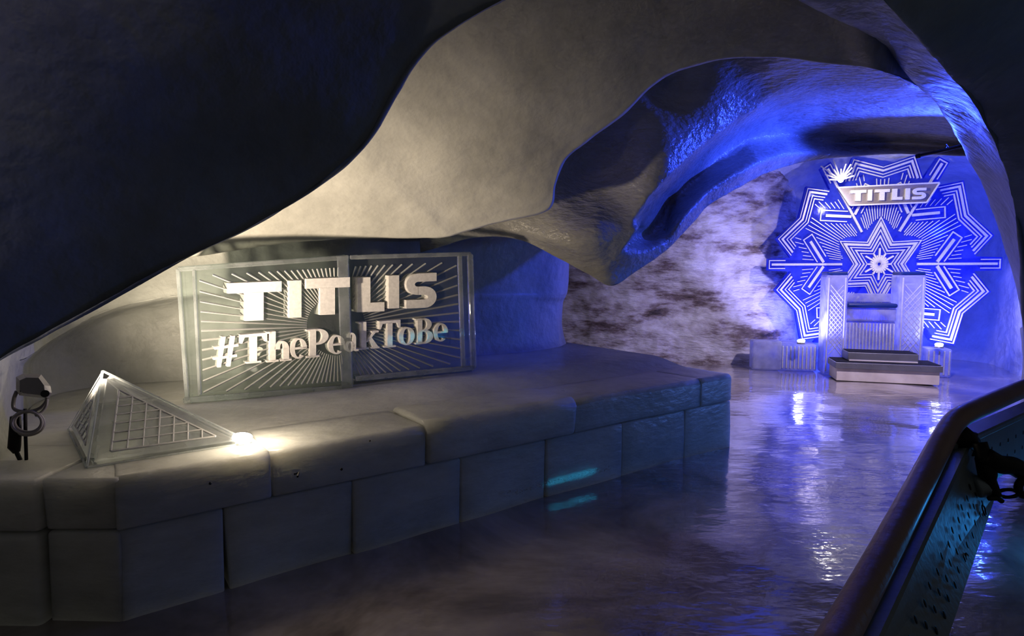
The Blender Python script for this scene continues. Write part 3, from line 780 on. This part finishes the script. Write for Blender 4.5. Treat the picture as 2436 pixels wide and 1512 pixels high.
# ------------------------------------------------------------------ floodlight on its stake
FD = 2.72
fl = thing('floodlight', PZ(66, 1130, BZ), 'grey floodlight on a black stake with coiled cable at the left edge', 'lamp')
def loft(rings, m, parent, name, smooth=False):
    n = len(rings[0]); V = [p for r in rings for p in r]; Fc = []
    for i in range(len(rings) - 1):
        for k in range(n):
            Fc.append((i * n + k, i * n + (k + 1) % n, (i + 1) * n + (k + 1) % n, (i + 1) * n + k))
    Fc.append(tuple(range(n))); Fc.append(tuple((len(rings) - 1) * n + k for k in reversed(range(n))))
    return mesh_obj(name, V, Fc, m, parent, smooth=smooth)
def outline(px, d): return [P(x, y, d) for x, y in px]
o1 = [(40, 900), (60, 892), (96, 893), (112, 915), (114, 930), (108, 945), (48, 938), (40, 925)]
o2 = [(38, 896), (56, 888), (98, 890), (120, 918), (123, 935), (117, 948), (46, 940), (38, 926)]
o3 = [(42, 902), (60, 894), (98, 896), (116, 918), (118, 932), (112, 943), (50, 935), (42, 922)]
loft([outline([(x * 0.8 + 15, y * 0.8 + 184) for x, y in o1], FD - 0.05), outline(o2, FD), outline(o2, FD + 0.09), outline(o3, FD + 0.12)], M['lampgrey'], fl, 'housing')
for i in range(5):
    x = 52 + i * 9
    bar(P(x, 902, FD - 0.035), P(x, 931, FD - 0.035), Vector((0, -1, 0)), 0.003, 0.02, M['lampgrey'], fl, 'cooling_fin')
loft([outline(o3, FD + 0.121), outline(o3, FD + 0.128)], principled('lamp_glass', (0.8, 0.75, 0.65), 0.1), fl, 'front_glass')
Vt, Ft = tube(smooth_path([P(40, 930, FD + 0.02), P(33, 950, FD + 0.02), P(34, 972, FD + 0.02), P(60, 979, FD + 0.02), P(92, 972, FD + 0.02), P(110, 955, FD + 0.02), P(114, 935, FD + 0.02)], 5), 0.007, 8)
mesh_obj('bracket', Vt, Ft, M['lampgrey'], fl, smooth=True)
Vt, Ft = tube([P(107, 936, FD - 0.02), P(107, 936, FD - 0.07)], 0.014, 12); mesh_obj('knob', Vt, Ft, M['black'], fl)
for k, (rx, ry, ox, oy) in enumerate(((36, 27, 64, 1005), (32, 24, 67, 1003), (39, 29, 66, 1006))):
    Vt, Ft = tube([P(ox + rx * math.cos(a), oy + ry * math.sin(a), FD - 0.03 + 0.012 * k) for a in [2 * math.pi * i / 28 for i in range(28)]], 0.005, 6, True)
    mesh_obj('cable_coil', Vt, Ft, M['cable'], fl, smooth=True)
Vt, Ft = tube(smooth_path([P(112, 945, FD), P(110, 965, FD), P(98, 980, FD), P(84, 988, FD - 0.02)], 5), 0.005, 6); mesh_obj('cable', Vt, Ft, M['cable'], fl, smooth=True)
Vt, Ft = tube([P(60, 972, FD), P(61, 1040, FD), P(64, 1131, FD - 0.02)], 0.006, 8); mesh_obj('stake', Vt, Ft, M['black'], fl)
Vt, Ft = tube([P(37, 990, FD), P(36, 1030, FD), P(34, 1062, FD), P(40, 1076, FD)], [0.018, 0.021, 0.022, 0.012], 10); mesh_obj('plug', Vt, Ft, M['black'], fl, smooth=True)
Vt, Ft = tube([P(36, 1068, FD), P(50, 1098, FD - 0.01), P(66, 1131, FD - 0.02)], 0.008, 8); mesh_obj('support_leg', Vt, Ft, M['black'], fl)
Vt, Ft = tube([P(28 , 1030, FD), P(45, 1030, FD)], 0.01, 8)

# ------------------------------------------------------------------ snowflake
YAW = math.radians(17)
tr = Vector((math.cos(YAW), -math.sin(YAW), 0)); tnm = Vector((-math.sin(YAW), -math.cos(YAW), 0))
FC = P(2090, 628, 9.0)
flake = thing('ice_snowflake', (FC.x, FC.y, 0.40 * K), 'huge carved ice snowflake standing behind the throne', 'ice sculpture')
UX, UY = 0.00233 * K, 0.00262 * K
def fp(x, y, off=0.0): return FC + tr * (x * UX) + up_ * (y * UY) + tnm * off
def pol(r, deg): return (r * math.cos(math.radians(deg)), r * math.sin(math.radians(deg)))
cont = []
for k in range(6):
    b = 60 * k
    cont += [pol(531, b - 4.5), pol(674, b - 3), pol(674, b + 3), pol(531, b + 4.5), pol(644, b + 14), pol(563, b + 30), pol(644, b + 46)]
YMIN = -470
cont = [(x, max(y, YMIN)) for x, y in cont]
bm = bmesh.new()
fv = [bm.verts.new(fp(x, y, 0.0)) for x, y in cont]; c0 = bm.verts.new(fp(0, 0, 0.0))
bk = [bm.verts.new(fp(x, y, -0.11)) for x, y in cont]; c1 = bm.verts.new(fp(0, 0, -0.11))
n = len(cont)
for i in range(n):
    j = (i + 1) % n
    bm.faces.new((fv[i], fv[j], c0)); bm.faces.new((bk[j], bk[i], c1))
    try: bm.faces.new((fv[j], fv[i], bk[i], bk[j]))
    except ValueError: pass
bmesh.ops.remove_doubles(bm, verts=bm.verts, dist=0.0005)
bmesh.ops.recalc_face_normals(bm, faces=bm.faces)
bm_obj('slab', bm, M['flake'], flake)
def strip(path, hw, h0, h1, m, name, closed=False):
    """a raised rectangular line following a 2-D path on the snowflake plane"""
    pts = [Vector((p[0], p[1])) for p in path]; n = len(pts); A = []; B = []
    for i in range(n):
        if closed: a, c = pts[i - 1], pts[(i + 1) % n]
        else: a, c = pts[max(i - 1, 0)], pts[min(i + 1, n - 1)]
        p = pts[i]
        d1 = (p - a); d2 = (c - p)
        d1 = d1.normalized() if d1.length > 1e-6 else d2.normalized()
        d2 = d2.normalized() if d2.length > 1e-6 else d1
        n1 = Vector((-d1.y, d1.x)); n2 = Vector((-d2.y, d2.x)); nn = (n1 + n2)
        if nn.length < 1e-6: nn = n1
        nn.normalize(); k = hw / max(0.35, nn.dot(n1))
        A.append(p + nn * k); B.append(p - nn * k)
    V = []; Fc = []
    for i in range(n):
        for q in (A[i], B[i]): V.append(fp(q.x, q.y, h1))
        for q in (A[i], B[i]): V.append(fp(q.x, q.y, h0))
    rng = range(n) if closed else range(n - 1)
    for i in rng:
        j = (i + 1) % n; a = i * 4; b = j * 4
        Fc += [(a, a + 1, b + 1, b), (a + 2, b + 2, b + 3, a + 3), (a, b, b + 2, a + 2), (a + 1, a + 3, b + 3, b + 1)]
    if not closed:
        Fc += [(0, 2, 3, 1), ((n - 1) * 4, (n - 1) * 4 + 1, (n - 1) * 4 + 3, (n - 1) * 4 + 2)]
    return mesh_obj(name, V, Fc, m, flake)
def visible(path): return all(y > YMIN + 12 for x, y in path)
H0, H1 = -0.002, 0.022
def inset_path(pts, dd):
    out = []
    pts = [Vector(p) for p in pts]; n = len(pts)
    for i in range(n):
        a, p, c = pts[max(i - 1, 0)], pts[i], pts[min(i + 1, n - 1)]
        d1 = (p - a).normalized() if i else (c - p).normalized(); d2 = (c - p).normalized() if i < n - 1 else d1
        n1 = Vector((-d1.y, d1.x)); n2 = Vector((-d2.y, d2.x)); nn = (n1 + n2).normalized()
        q = p + nn * (dd / max(0.4, nn.dot(n1))); out.append((q.x, q.y))
    return out
for k in range(6):
    b = 60 * k
    lobe = [pol(500, b + 5), pol(531, b + 4.8), pol(640, b + 14), pol(563, b + 30), pol(640, b + 46), pol(531, b + 55.2), pol(500, b + 55)]
    for dd, hw in ((10, 2.5), (28, 5.5), (48, 2.5), (64, 2.8)):
        pth = inset_path(lobe, dd)[1:-1]
        pth = [p for p in pth]
        if visible(pth): strip(pth, hw, H0, H1, M['line'], 'chevron_line')
        else:
            cl = [(x, max(y, YMIN + 14 + dd)) for x, y in pth]
            strip(cl, hw, H0, H1, M['line'], 'chevron_line')
    # arm
    if visible([pol(640, b)]):
        strip([pol(215, b), pol(645, b)], 6.5, H0, H1 + 0.006, M['line'], 'arm_line')
        e = [Vector(pol(r, b)) for r in (560, 660, 660, 560)]; sd = Vector(pol(24, b + 90))
        strip([tuple(e[0] + sd), tuple(e[1] + sd), tuple(e[2] - sd), tuple(e[3] - sd)], 2.6, H0, H1, M['line'], 'arm_outline')
    else:
        strip([pol(215, b), pol(430, b)], 6.5, H0, H1, M['line'], 'arm_line')
    # fingers on both sides of the arm, each with a U shaped outline
    for sgn in (1, -1):
        a0 = Vector(pol(318, b)); dirv = Vector(pol(1, b + sgn * 56)); perp = Vector((-dirv.y, dirv.x))
        p0 = a0 + dirv * 14; p1 = a0 + dirv * 165
        if visible([tuple(p1)]):
            strip([tuple(p0), tuple(p1)], 7.5, H0, H1 + 0.006, M['line'], 'finger')
            q = [p0 + perp * 30 + dirv * 22, p1 + perp * 30 + dirv * 30, p1 - perp * 30 + dirv * 30, p0 - perp * 30 + dirv * 22]
            strip([tuple(v) for v in q], 2.8, H0, H1, M['line'], 'finger_outline')
    # radial hatching in each sector, kept clear of the lobes, fingers, arms and star
    lobe2 = lobe[1:-1]
    segs = []
    for sgn, bb in ((1, b), (-1, b + 60)):
        a0 = Vector(pol(318, bb)); dirv = Vector(pol(1, bb + sgn * 56)); segs.append((a0, a0 + dirv * 190))
    def free(p):
        q = Vector(p)
        if abs(sdist(p[0], p[1], lobe2)) < 76 or sdist(p[0], p[1], lobe2) < 0: return False
        for s0, s1 in segs:
            if abs(sdist(p[0], p[1], [tuple(s0), tuple(s1)])) < 42: return False
        for bb in (b, b + 60):
            if abs(sdist(p[0], p[1], [(0, 0), pol(680, bb)])) < 26: return False
        da = abs((math.degrees(math.atan2(p[1], p[0])) - b) % 60 - 30)
        return q.length > 275 - da * 3.2 and p[1] > YMIN + 70
    for i in range(20):
        a = b + 4 + i * 52 / 19; run = None; r = 190
        while r < 600:
            ok = free(pol(r, a))
            if ok and run is None: run = r
            if (not ok) and run is not None:
                if r - run > 26: strip([pol(run, a), pol(r - 4, a)], 2.0, H0, H1 - 0.004, M['line'], 'hatch_line')
                run = None
            r += 6
for r, hw in ((268, 2.8), (234, 6.5), (196, 3), (160, 4), (126, 2.6)):
    pts = []
    for k in range(6):
        pts += [pol(r, 60 * k + 30), pol(r * 0.545, 60 * k + 60)]
    strip(pts, hw, H0, H1 + 0.004, M['line'], 'star_outline', True)
for k in range(24):
    a = 15 * k; L = 92 if k % 4 == 2 else (66 if k % 2 == 0 else 52)
    strip([pol(10, a), pol(L, a)], 4.5, H0, H1 + 0.014, M['snow'], 'star_ray')
# name plate
npl = [(-266, 442), (300, 448), (236, 342), (-192, 338)]
Vv = [fp(x, y, 0.10) for x, y in npl] + [fp(x, y, 0.02) for x, y in npl]
plate = mesh_obj('name_plate', Vv, [(0, 1, 2, 3), (7, 6, 5, 4), (0, 4, 5, 1), (1, 5, 6, 2), (2, 6, 7, 3), (3, 7, 4, 0)], frosted('plate_frost', (0.40, 0.33, 0.25), 0.3, 0.35), flake)
plate['label'] = 'brightly lit trapezoid ice name plate'
bx = -192
fr = [(-266, 442), (300, 448), (236, 342), (-192, 338)]
def plate_frame():
    for a, b in zip(fr, fr[1:] + fr[:1]):
        p0, p1 = fp(*a, 0.105), fp(*b, 0.105)
        o = bar(p0, p1, tnm, 0.018, 0.02, M['snow'], plate, 'plate_frame')
plate_frame()
for g, x0, x1 in (('T', -196, -106), ('I', -96, -72), ('T', -56, 26), ('L', 40, 98), ('I', 114, 138), ('S', 152, 226)):
    glyph_obj(G[g], lambda u, v, x0=x0, x1=x1: fp(x0 + (x1 - x0) * u, 360 + 62 * v, 0.10), tnm, 0.035, 0.0, Vector((0, 0, 0)), M['snow'], plate)

# ------------------------------------------------------------------ throne
TO = PZ(2111, 911, 0.0)
TM = Matrix((tr, -tnm, up_)).transposed().to_4x4(); TM.translation = TO     # local x right, y away from the camera, z up
def tb(name, x0, x1, y0, y1, z0, z1, m, parent, bev=0.012):
    bm = bmesh.new(); box(bm, Vector(((x0 + x1) / 2 * K, (y0 + y1) / 2 * K, (z0 + z1) / 2 * K)), ((x1 - x0) * K, (y1 - y0) * K, (z1 - z0) * K), 0, bev, 2, TM)
    return bm_obj(name, bm, m, parent)
def tloc(x, y, z): return TM @ (Vector((x, y, z)) * K)
steps = thing('platform_steps', tloc(0, 0.3, 0), 'two low carpeted steps with metal nosing before the throne', 'steps')
tb('riser', -.62, .62, 0.03, 0.50, 0.0, .175, M['cream'], steps, 0.004)
tb('nosing', -.645, .645, 0.0, 0.505, .175, .262, M['steel'], steps, 0.006)
tb('carpet', -.63, .63, 0.02, 0.50, .262, .270, M['carpet'], steps, 0.002)
tb('upper_step', -.46, .40, .14, .50, .272, .392, M['steel'], steps, 0.006)
tb('lower_trim', -.45, .39, .125, .14, .272, .290, M['cream'], steps, 0.002)
tb('carpet', -.45, .39, .15, .49, .392, .40, M['carpet'], steps, 0.002)
bm0 = bmesh.new(); bmesh.ops.create_icosphere(bm0, subdivisions=1, radius=0.006); me_b = bpy.data.meshes.new('screw'); bm0.to_mesh(me_b); bm0.free(); me_b.materials.append(M['steel'])
for i in range(7):
    o = bpy.data.objects.new('screw', me_b); COL.objects.link(o); o.location = tloc(-.58 + i * 1.16 / 6, -0.002, .235); attach(o, steps)
throne = thing('ice_throne', tloc(-.06, .75, 0), 'translucent blue lit ice throne with two tall arm posts', 'chair')
def post(x0, x1):
    p = tb('arm_post', x0, x1, .52, .95, 0.0, 1.475, M['throne'], throne, 0.02)
    cap = tb('arm_pad', x0 + .01, x1 - .01, .52, .95, 1.475, 1.525, M['pad'], throne, 0.014)
    cap['label'] = 'navy padded arm rest cap'
    # crossing diagonal ribs, as carved on the post front
    w_ = x1 - x0 - .12; nx_ = 3; zz = .45
    cell = w_ / nx_
    for s in (1, -1):
        for k in range(-4, 14):
            za = .30 + k * cell * 1.3
            a = (0, za) if s > 0 else (w_, za); b = (w_, za + w_ * 1.3) if s > 0 else (0, za + w_ * 1.3)
            if a[1] < .30 or b[1] > 1.40: continue
            bar(tloc(x0 + .06 + a[0], .517, a[1]), tloc(x0 + .06 + b[0], .517, b[1]), tnm, 0.008, 0.010, M['line'], throne, 'post_rib')
    for xx in (x0 + .035, x1 - .035):
        bar(tloc(xx, .517, .05), tloc(xx, .517, 1.44), tnm, 0.014, 0.012, M['line'], throne, 'post_edge')
post(-.70, -.41); post(.25, .57)
tb('seat_block', -.405, .245, .60, .95, .80, 1.0, M['throne'], throne, 0.02)
sp = tb('seat_pad', -.405, .245, .55, .95, 1.003, 1.065, M['pad'], throne, 0.02); sp['label'] = 'navy padded seat'
tb('seat_base', -.405, .245, .64, .95, 0.0, .795, M['throne'], throne, 0.012)
for i in range(15):
    x = -.385 + i * .615 / 14
    bar(tloc(x, .636, .12), tloc(x, .636, .77), tnm, 0.013, 0.02, M['line'], throne, 'base_rib')
tb('backrest', -.405, .245, .88, .95, 1.07, 1.20, M['throne'], throne, 0.012)
# fluted plinths on both sides
def plinth(x0, x1, y0, y1, h, label):
    t = thing('fluted_plinth', tloc((x0 + x1) / 2, (y0 + y1) / 2, 0), label, 'plinth', 'fluted ice plinths beside the throne')
    tb('block', x0, x1, y0, y1, 0.0, h, M['throne'], t, 0.015)
    nfl = max(5, int((x1 - x0) / .055))
    for i in range(nfl):
        x = x0 + .03 + i * (x1 - x0 - .06) / (nfl - 1)
        bar(tloc(x, y0 - .004, .03), tloc(x, y0 - .004, h - .03), tnm, 0.016, 0.02, M['line'], t, 'flute')
plinth(-1.25, -.74, .78, 1.25, .41, 'fluted clear ice plinth left of the throne under the snowflake')
plinth(.70, 1.02, .78, 1.25, .41, 'fluted clear ice plinth right of the throne under the snowflake')
def uplight(px, py, d, label):
    c = P(px, py, d)
    t = thing('uplight', c, label, 'lamp', 'blue white uplights beside the throne')
    bm = bmesh.new(); bmesh.ops.create_uvsphere(bm, u_segments=14, v_segments=8, radius=0.035); bmesh.ops.scale(bm, vec=(1.4, 1, 0.6), verts=bm.verts); bmesh.ops.translate(bm, vec=c, verts=bm.verts)
    bm_obj('bulb', bm, M['blueglow'], t, smooth=True)
    bm = bmesh.new(); bmesh.ops.create_cone(bm, segments=14, radius1=0.05, radius2=0.045, depth=0.02, cap_ends=True); bmesh.ops.translate(bm, vec=c - Vector((0, 0, 0.03)), verts=bm.verts)
    bm_obj('housing', bm, M['lampgrey'], t)
uplight(1906, 810, 8.82, 'blue white uplight on the left plinth beside the throne')
uplight(2234, 819, 8.42, 'blue white uplight on the right plinth beside the throne')
# clear crate block on the floor left of the plinth
cb = PZ(1838, 838, 0)
o = thing('ice_cube_block', cb, 'clear square ice block on the floor by the dirty far wall', 'ice block')
bm = bmesh.new(); box(bm, Vector((P(1822, 800, 9.2).x, P(1822, 800, 9.2).y, 0.19)), (0.36, 0.2, 0.38), -0.2, 0.02, 2); bm_obj('block', bm, M['throne'], o)
# spotlight over the name plate
c = P(2000, 428, 8.72)
spt = thing('plate_spotlight', c, 'dazzling small white spotlight at the upper left of the name plate', 'lamp')
bm = bmesh.new(); bmesh.ops.create_uvsphere(bm, u_segments=14, v_segments=8, radius=0.03); bmesh.ops.translate(bm, vec=c, verts=bm.verts); bm_obj('bulb', bm, M['whiteglow'], spt, smooth=True)
for k in range(11):  # white bars shaped as the burst of light round the bulb
    a = math.radians(20 + k * 15 + random.uniform(-5, 5)); L = random.uniform(0.12, 0.3)
    bar(c + tr * (0.03 * math.cos(a)) + up_ * (0.03 * math.sin(a)), c + tr * (L * math.cos(a)) + up_ * (L * math.sin(a)), tnm, 0.016, 0.014, M['snow'], spt, 'burst_bar')
# pipe under the ceiling
pipe = thing('ceiling_pipe', P(2235, 358, 6.2), 'thin dark pipe jutting from the right wall under the ceiling', 'pipe')
Vt, Ft = tube([P(2182, 371, 6.4), P(2230, 361, 6.2), P(2310, 340, 5.8)], 0.014, 10); mesh_obj('tube', Vt, Ft, M['black'], pipe, smooth=True)
Vt, Ft = tube([P(2180, 372, 6.41), P(2188, 370, 6.38)], 0.02, 10); mesh_obj('end_cap', Vt, Ft, M['black'], pipe)
Vt, Ft = tube([P(2248, 356, 6.12), P(2252, 344, 6.1), P(2256, 352, 6.09)], 0.007, 8); mesh_obj('clip', Vt, Ft, M['black'], pipe)

# ------------------------------------------------------------------ railing in the foreground
rl = thing('handrail_barrier', PZ(2300, 1512, 0.0), 'dark handrail above dimpled metal panels in the right foreground', 'railing')
pts = [P(1900, 1690, 1.12), P(1960, 1575, 1.2), P(2020, 1466, 1.35), P(2110, 1300, 1.62), P(2200, 1128, 2.0), P(2245, 1042, 2.2), P(2268, 1006, 2.3), P(2295, 985, 2.36), P(2350, 960, 2.5), P(2440, 922, 2.8), P(2600, 860, 3.3)]
Vt, Ft = tube(smooth_path(pts, 5), 0.040 * K, 20); hr = mesh_obj('handrail', Vt, Ft, M['rail'], rl, smooth=True)
# panel: top line and height
pa, pb_ = P(2040, 1640, 1.3), P(2306, 1062, 2.34)
pdir = (pb_ - pa).normalized(); ph = Vector((pdir.x, pdir.y, 0)).normalized(); pn = Vector((ph.y, -ph.x, 0))
if pn.dot(CAMP - pa) < 0: pn = -pn
pc, pd_ = P(2374, 1168, 2.42), P(2205, 1680, 1.42)      # lower edge, far and near
pn = (pb_ - pa).cross(pc - pa).normalized()
if pn.dot(CAMP - pa) < 0: pn = -pn
def quad_box(q4, th, n, m, name, parent, bev=0.004):
    V = list(q4); V = V + [v - n * th for v in V]
    bm = bmesh.new(); vs = [bm.verts.new(v) for v in V]
    for f in ((0, 1, 2, 3), (7, 6, 5, 4), (0, 4, 5, 1), (1, 5, 6, 2), (2, 6, 7, 3), (3, 7, 4, 0)): bm.faces.new([vs[i] for i in f])
    bmesh.ops.recalc_face_normals(bm, faces=bm.faces); bmesh.ops.bevel(bm, geom=list(bm.edges), offset=bev, segments=1, affect='EDGES')
    return bm_obj(name, bm, m, parent)
def vquad_box(a, b, h, th, n, m, name, parent, bev=0.004):
    return quad_box([a, b, b - up_ * h, a - up_ * h], th, n, m, name, parent, bev)
quad_box([pa, pb_, pc, pd_], 0.012, pn, M['panel'], 'dimpled_panel', rl)
pin = pn.cross(pdir).normalized()
if pin.z < 0: pin = -pin                                 # up within the panel plane
quad_box([pa + pin * 0.012 + pn * 0.008, pb_ + pin * 0.012 + pn * 0.008, pb_ - pin * 0.02 + pn * 0.008, pa - pin * 0.02 + pn * 0.008], 0.05, pn, M['panel'], 'top_flange', rl, 0.006)
quad_box([pa + pin * 0.04 - pn * 0.035, pb_ + pin * 0.04 - pn * 0.035, pb_ - pin * 0.02 - pn * 0.035, pa - pin * 0.02 - pn * 0.035], 0.014, pn, M['panel'], 'flange_lip', rl, 0.005)
PLn = (pb_ - pa).length
bm0 = bmesh.new(); bmesh.ops.create_uvsphere(bm0, u_segments=8, v_segments=6, radius=1.0); me_d = bpy.data.meshes.new('dimple'); bm0.to_mesh(me_d); bm0.free(); me_d.materials.append(M['black'])
def dimple(p, n, d, parent, s=1.0):
    o = bpy.data.objects.new('dimple', me_d); COL.objects.link(o)
    y = n.cross(d)
    mt = Matrix((d, y, n)).transposed().to_4x4(); mt.translation = p
    o.matrix_basis = mt @ Matrix.Diagonal((0.007 * s, 0.011 * s, 0.0016, 1)); attach(o, parent)
for i in range(15):
    for j in range(3):
        u_ = 0.10 + 0.86 * i / 14; v_ = 0.36 + 0.19 * j + 0.04 * (i % 2)
        q = pa.lerp(pb_, u_).lerp(pd_.lerp(pc, u_), v_)
        dimple(q + pn * 0.0005, pn, pdir, rl)
# second panel past the joint
qa, qb = P(2312, 1046, 2.36), P(2560, 930, 3.3)
qd = (qb - qa).normalized(); qh = Vector((qd.x, qd.y, 0)).normalized(); qn = Vector((qh.y, -qh.x, 0))
if qn.dot(CAMP - qa) < 0: qn = -qn
vquad_box(qa, qb, 0.24 * K, 0.012, qn, M['panel'], 'dimpled_panel', rl)
vquad_box(qa + up_ * 0.014 + qn * 0.006, qb + up_ * 0.014 + qn * 0.006, 0.024, 0.07, qn, M['panel'], 'top_flange', rl, 0.005)
for i in range(8):
    for j in range(2): dimple(qa + qd * (0.12 + 0.09 * i) - up_ * (0.07 + 0.06 * j), qn, qd, rl, 0.9)
# post with its bracket
Vt, Ft = tube([P(2300, 1030, 2.36), P(2304, 1078, 2.36)], 0.03, 12); mesh_obj('bracket_post', Vt, Ft, M['black'], rl, smooth=True)
Vt, Ft = tube([P(2278, 1022, 2.33), P(2300, 1046, 2.33), P(2318, 1056, 2.33)], [0.028, 0.034, 0.024], 12); mesh_obj('clamp', Vt, Ft, M['black'], rl, smooth=True)
Vt, Ft = tube(smooth_path([P(2330, 1052, 2.28), P(2342, 1090, 2.26), P(2352, 1140, 2.25), P(2366, 1182, 2.25)], 4), [0.022] * 4 + [0.028] * 4 + [0.022] * 5, 10); mesh_obj('latch_arm', Vt, Ft, M['black'], rl, smooth=True)
Vt, Ft = tube(smooth_path([P(2344, 1085, 2.25), P(2378, 1104, 2.24), P(2410, 1108, 2.25), P(2450, 1132, 2.28)], 4), 0.030, 12); mesh_obj('latch_handle', Vt, Ft, M['black'], rl, smooth=True)
Vt, Ft = tube([P(2398 + 24 * math.cos(a), 1173 + 9 * math.sin(a), 2.24) for a in [2 * math.pi * i / 20 for i in range(20)]], 0.006, 8, True); mesh_obj('chain_link', Vt, Ft, M['black'], rl, smooth=True)
Vt, Ft = tube([P(2436 + 14 * math.cos(a), 1160 + 18 * math.sin(a), 2.24) for a in [2 * math.pi * i / 20 for i in range(20)]], 0.012, 8, True); mesh_obj('chain_link', Vt, Ft, M['black'], rl, smooth=True)
Vt, Ft = tube([P(2352, 1185, 2.22), P(2372, 1184, 2.22), P(2384, 1192, 2.22)], 0.008, 8); mesh_obj('wing_nut', Vt, Ft, M['black'], rl)
Vt, Ft = tube([P(2312, 1158, 2.27), P(2318, 1157, 2.27), P(2345, 1155, 2.27), P(2350, 1155, 2.27)], [0.030, 0.036, 0.036, 0.030], 16); mesh_obj('roller', Vt, Ft, M['panel'], rl, smooth=True)
for (x, y, r) in ((2302, 1330, 0.014), (2341, 1213, 0.014)):
    c_ = PP(x, y, pa + pn * 0.006, pn)
    Vt, Ft = tube([c_ + pdir * (r * math.cos(a)) + pin * (r * 1.2 * math.sin(a)) for a in [2 * math.pi * i / 18 for i in range(18)]], 0.0025, 6, True); mesh_obj('ring_pull', Vt, Ft, M['black'], rl, smooth=True)
# posts down to the floor
for a, s in ((pa + pdir * PLn * 0.98, 0.03), (pa + pdir * PLn * 0.02, 0.03), (qb, 0.03)):
    c0_ = a - pn * 0.05
    bm = bmesh.new(); zt = a.z + 0.02
    box(bm, Vector((c0_.x, c0_.y, zt / 2)), (0.045, 0.045, zt), math.atan2(ph.y, ph.x), 0.004, 1); bm_obj('post', bm, M['panel'], rl)

# sparkling frost crystals on the bench front, too many to count
def frost_line(p0, p1, n, spread, m):
    V = []; Fc = []
    nrm = bn
    for k in range(n):
        t = random.random(); c = p0.lerp(p1, t) + up_ * random.gauss(0, spread) + bd * random.gauss(0, spread); r = random.uniform(0.0015, 0.0045); b = len(V)
        for q in ((1, 0), (-.5, .87), (-.5, -.87)):
            a = random.uniform(0, 6.28); V.append(c + bd * (r * (q[0] * math.cos(a) - q[1] * math.sin(a))) + up_ * (r * (q[0] * math.sin(a) + q[1] * math.cos(a))) - nrm * 0.001)
        V.append(c + nrm * r * 1.5)
        Fc += [(b, b + 1, b + 3), (b + 1, b + 2, b + 3), (b + 2, b, b + 3)]
    o = mesh_obj('frost_sparkle', V, Fc, m, bench); o['kind'] = 'stuff'
bq = A2 + bn * 0.012
frost_line(PP(1200, 1176, bq, bn), PP(1450, 1112, bq, bn), 420, 0.009, M['snow'])
# ------------------------------------------------------------------ crumbs on the bench
for x, y, r, lab in ((500, 1151, 5, 'tiny dark dirt crumb on the bench edge left of the twig'), (812, 1118, 5, 'tiny dark dirt crumb on the bench right of the twig'), (880, 1050, 4, 'tiny dark dirt crumb on the bench below the white hashtag lettering')):
    bm = bmesh.new(); bmesh.ops.create_icosphere(bm, subdivisions=1, radius=r / F * 2.8 * K * 0.7)
    for v in bm.verts: v.co *= random.uniform(0.7, 1.2)
    bmesh.ops.translate(bm, vec=PZ(x, y, BZ) + Vector((0, 0, 0.003)), verts=bm.verts)
    tag(bm_obj('dirt_crumb', bm, M['black']), lab, 'dirt', 'dirt crumbs on the bench')
Vt, Ft = tube([PZ(700, 1131, BZ) + Vector((0, 0, 0.006)), PZ(711, 1128, BZ) + Vector((0, 0, 0.006)), PZ(708, 1137, BZ) + Vector((0, 0, 0.006))], 0.004, 6)
tag(mesh_obj('twig', Vt, Ft, M['black']), 'bent black twig lying on the ice bench front', 'twig')
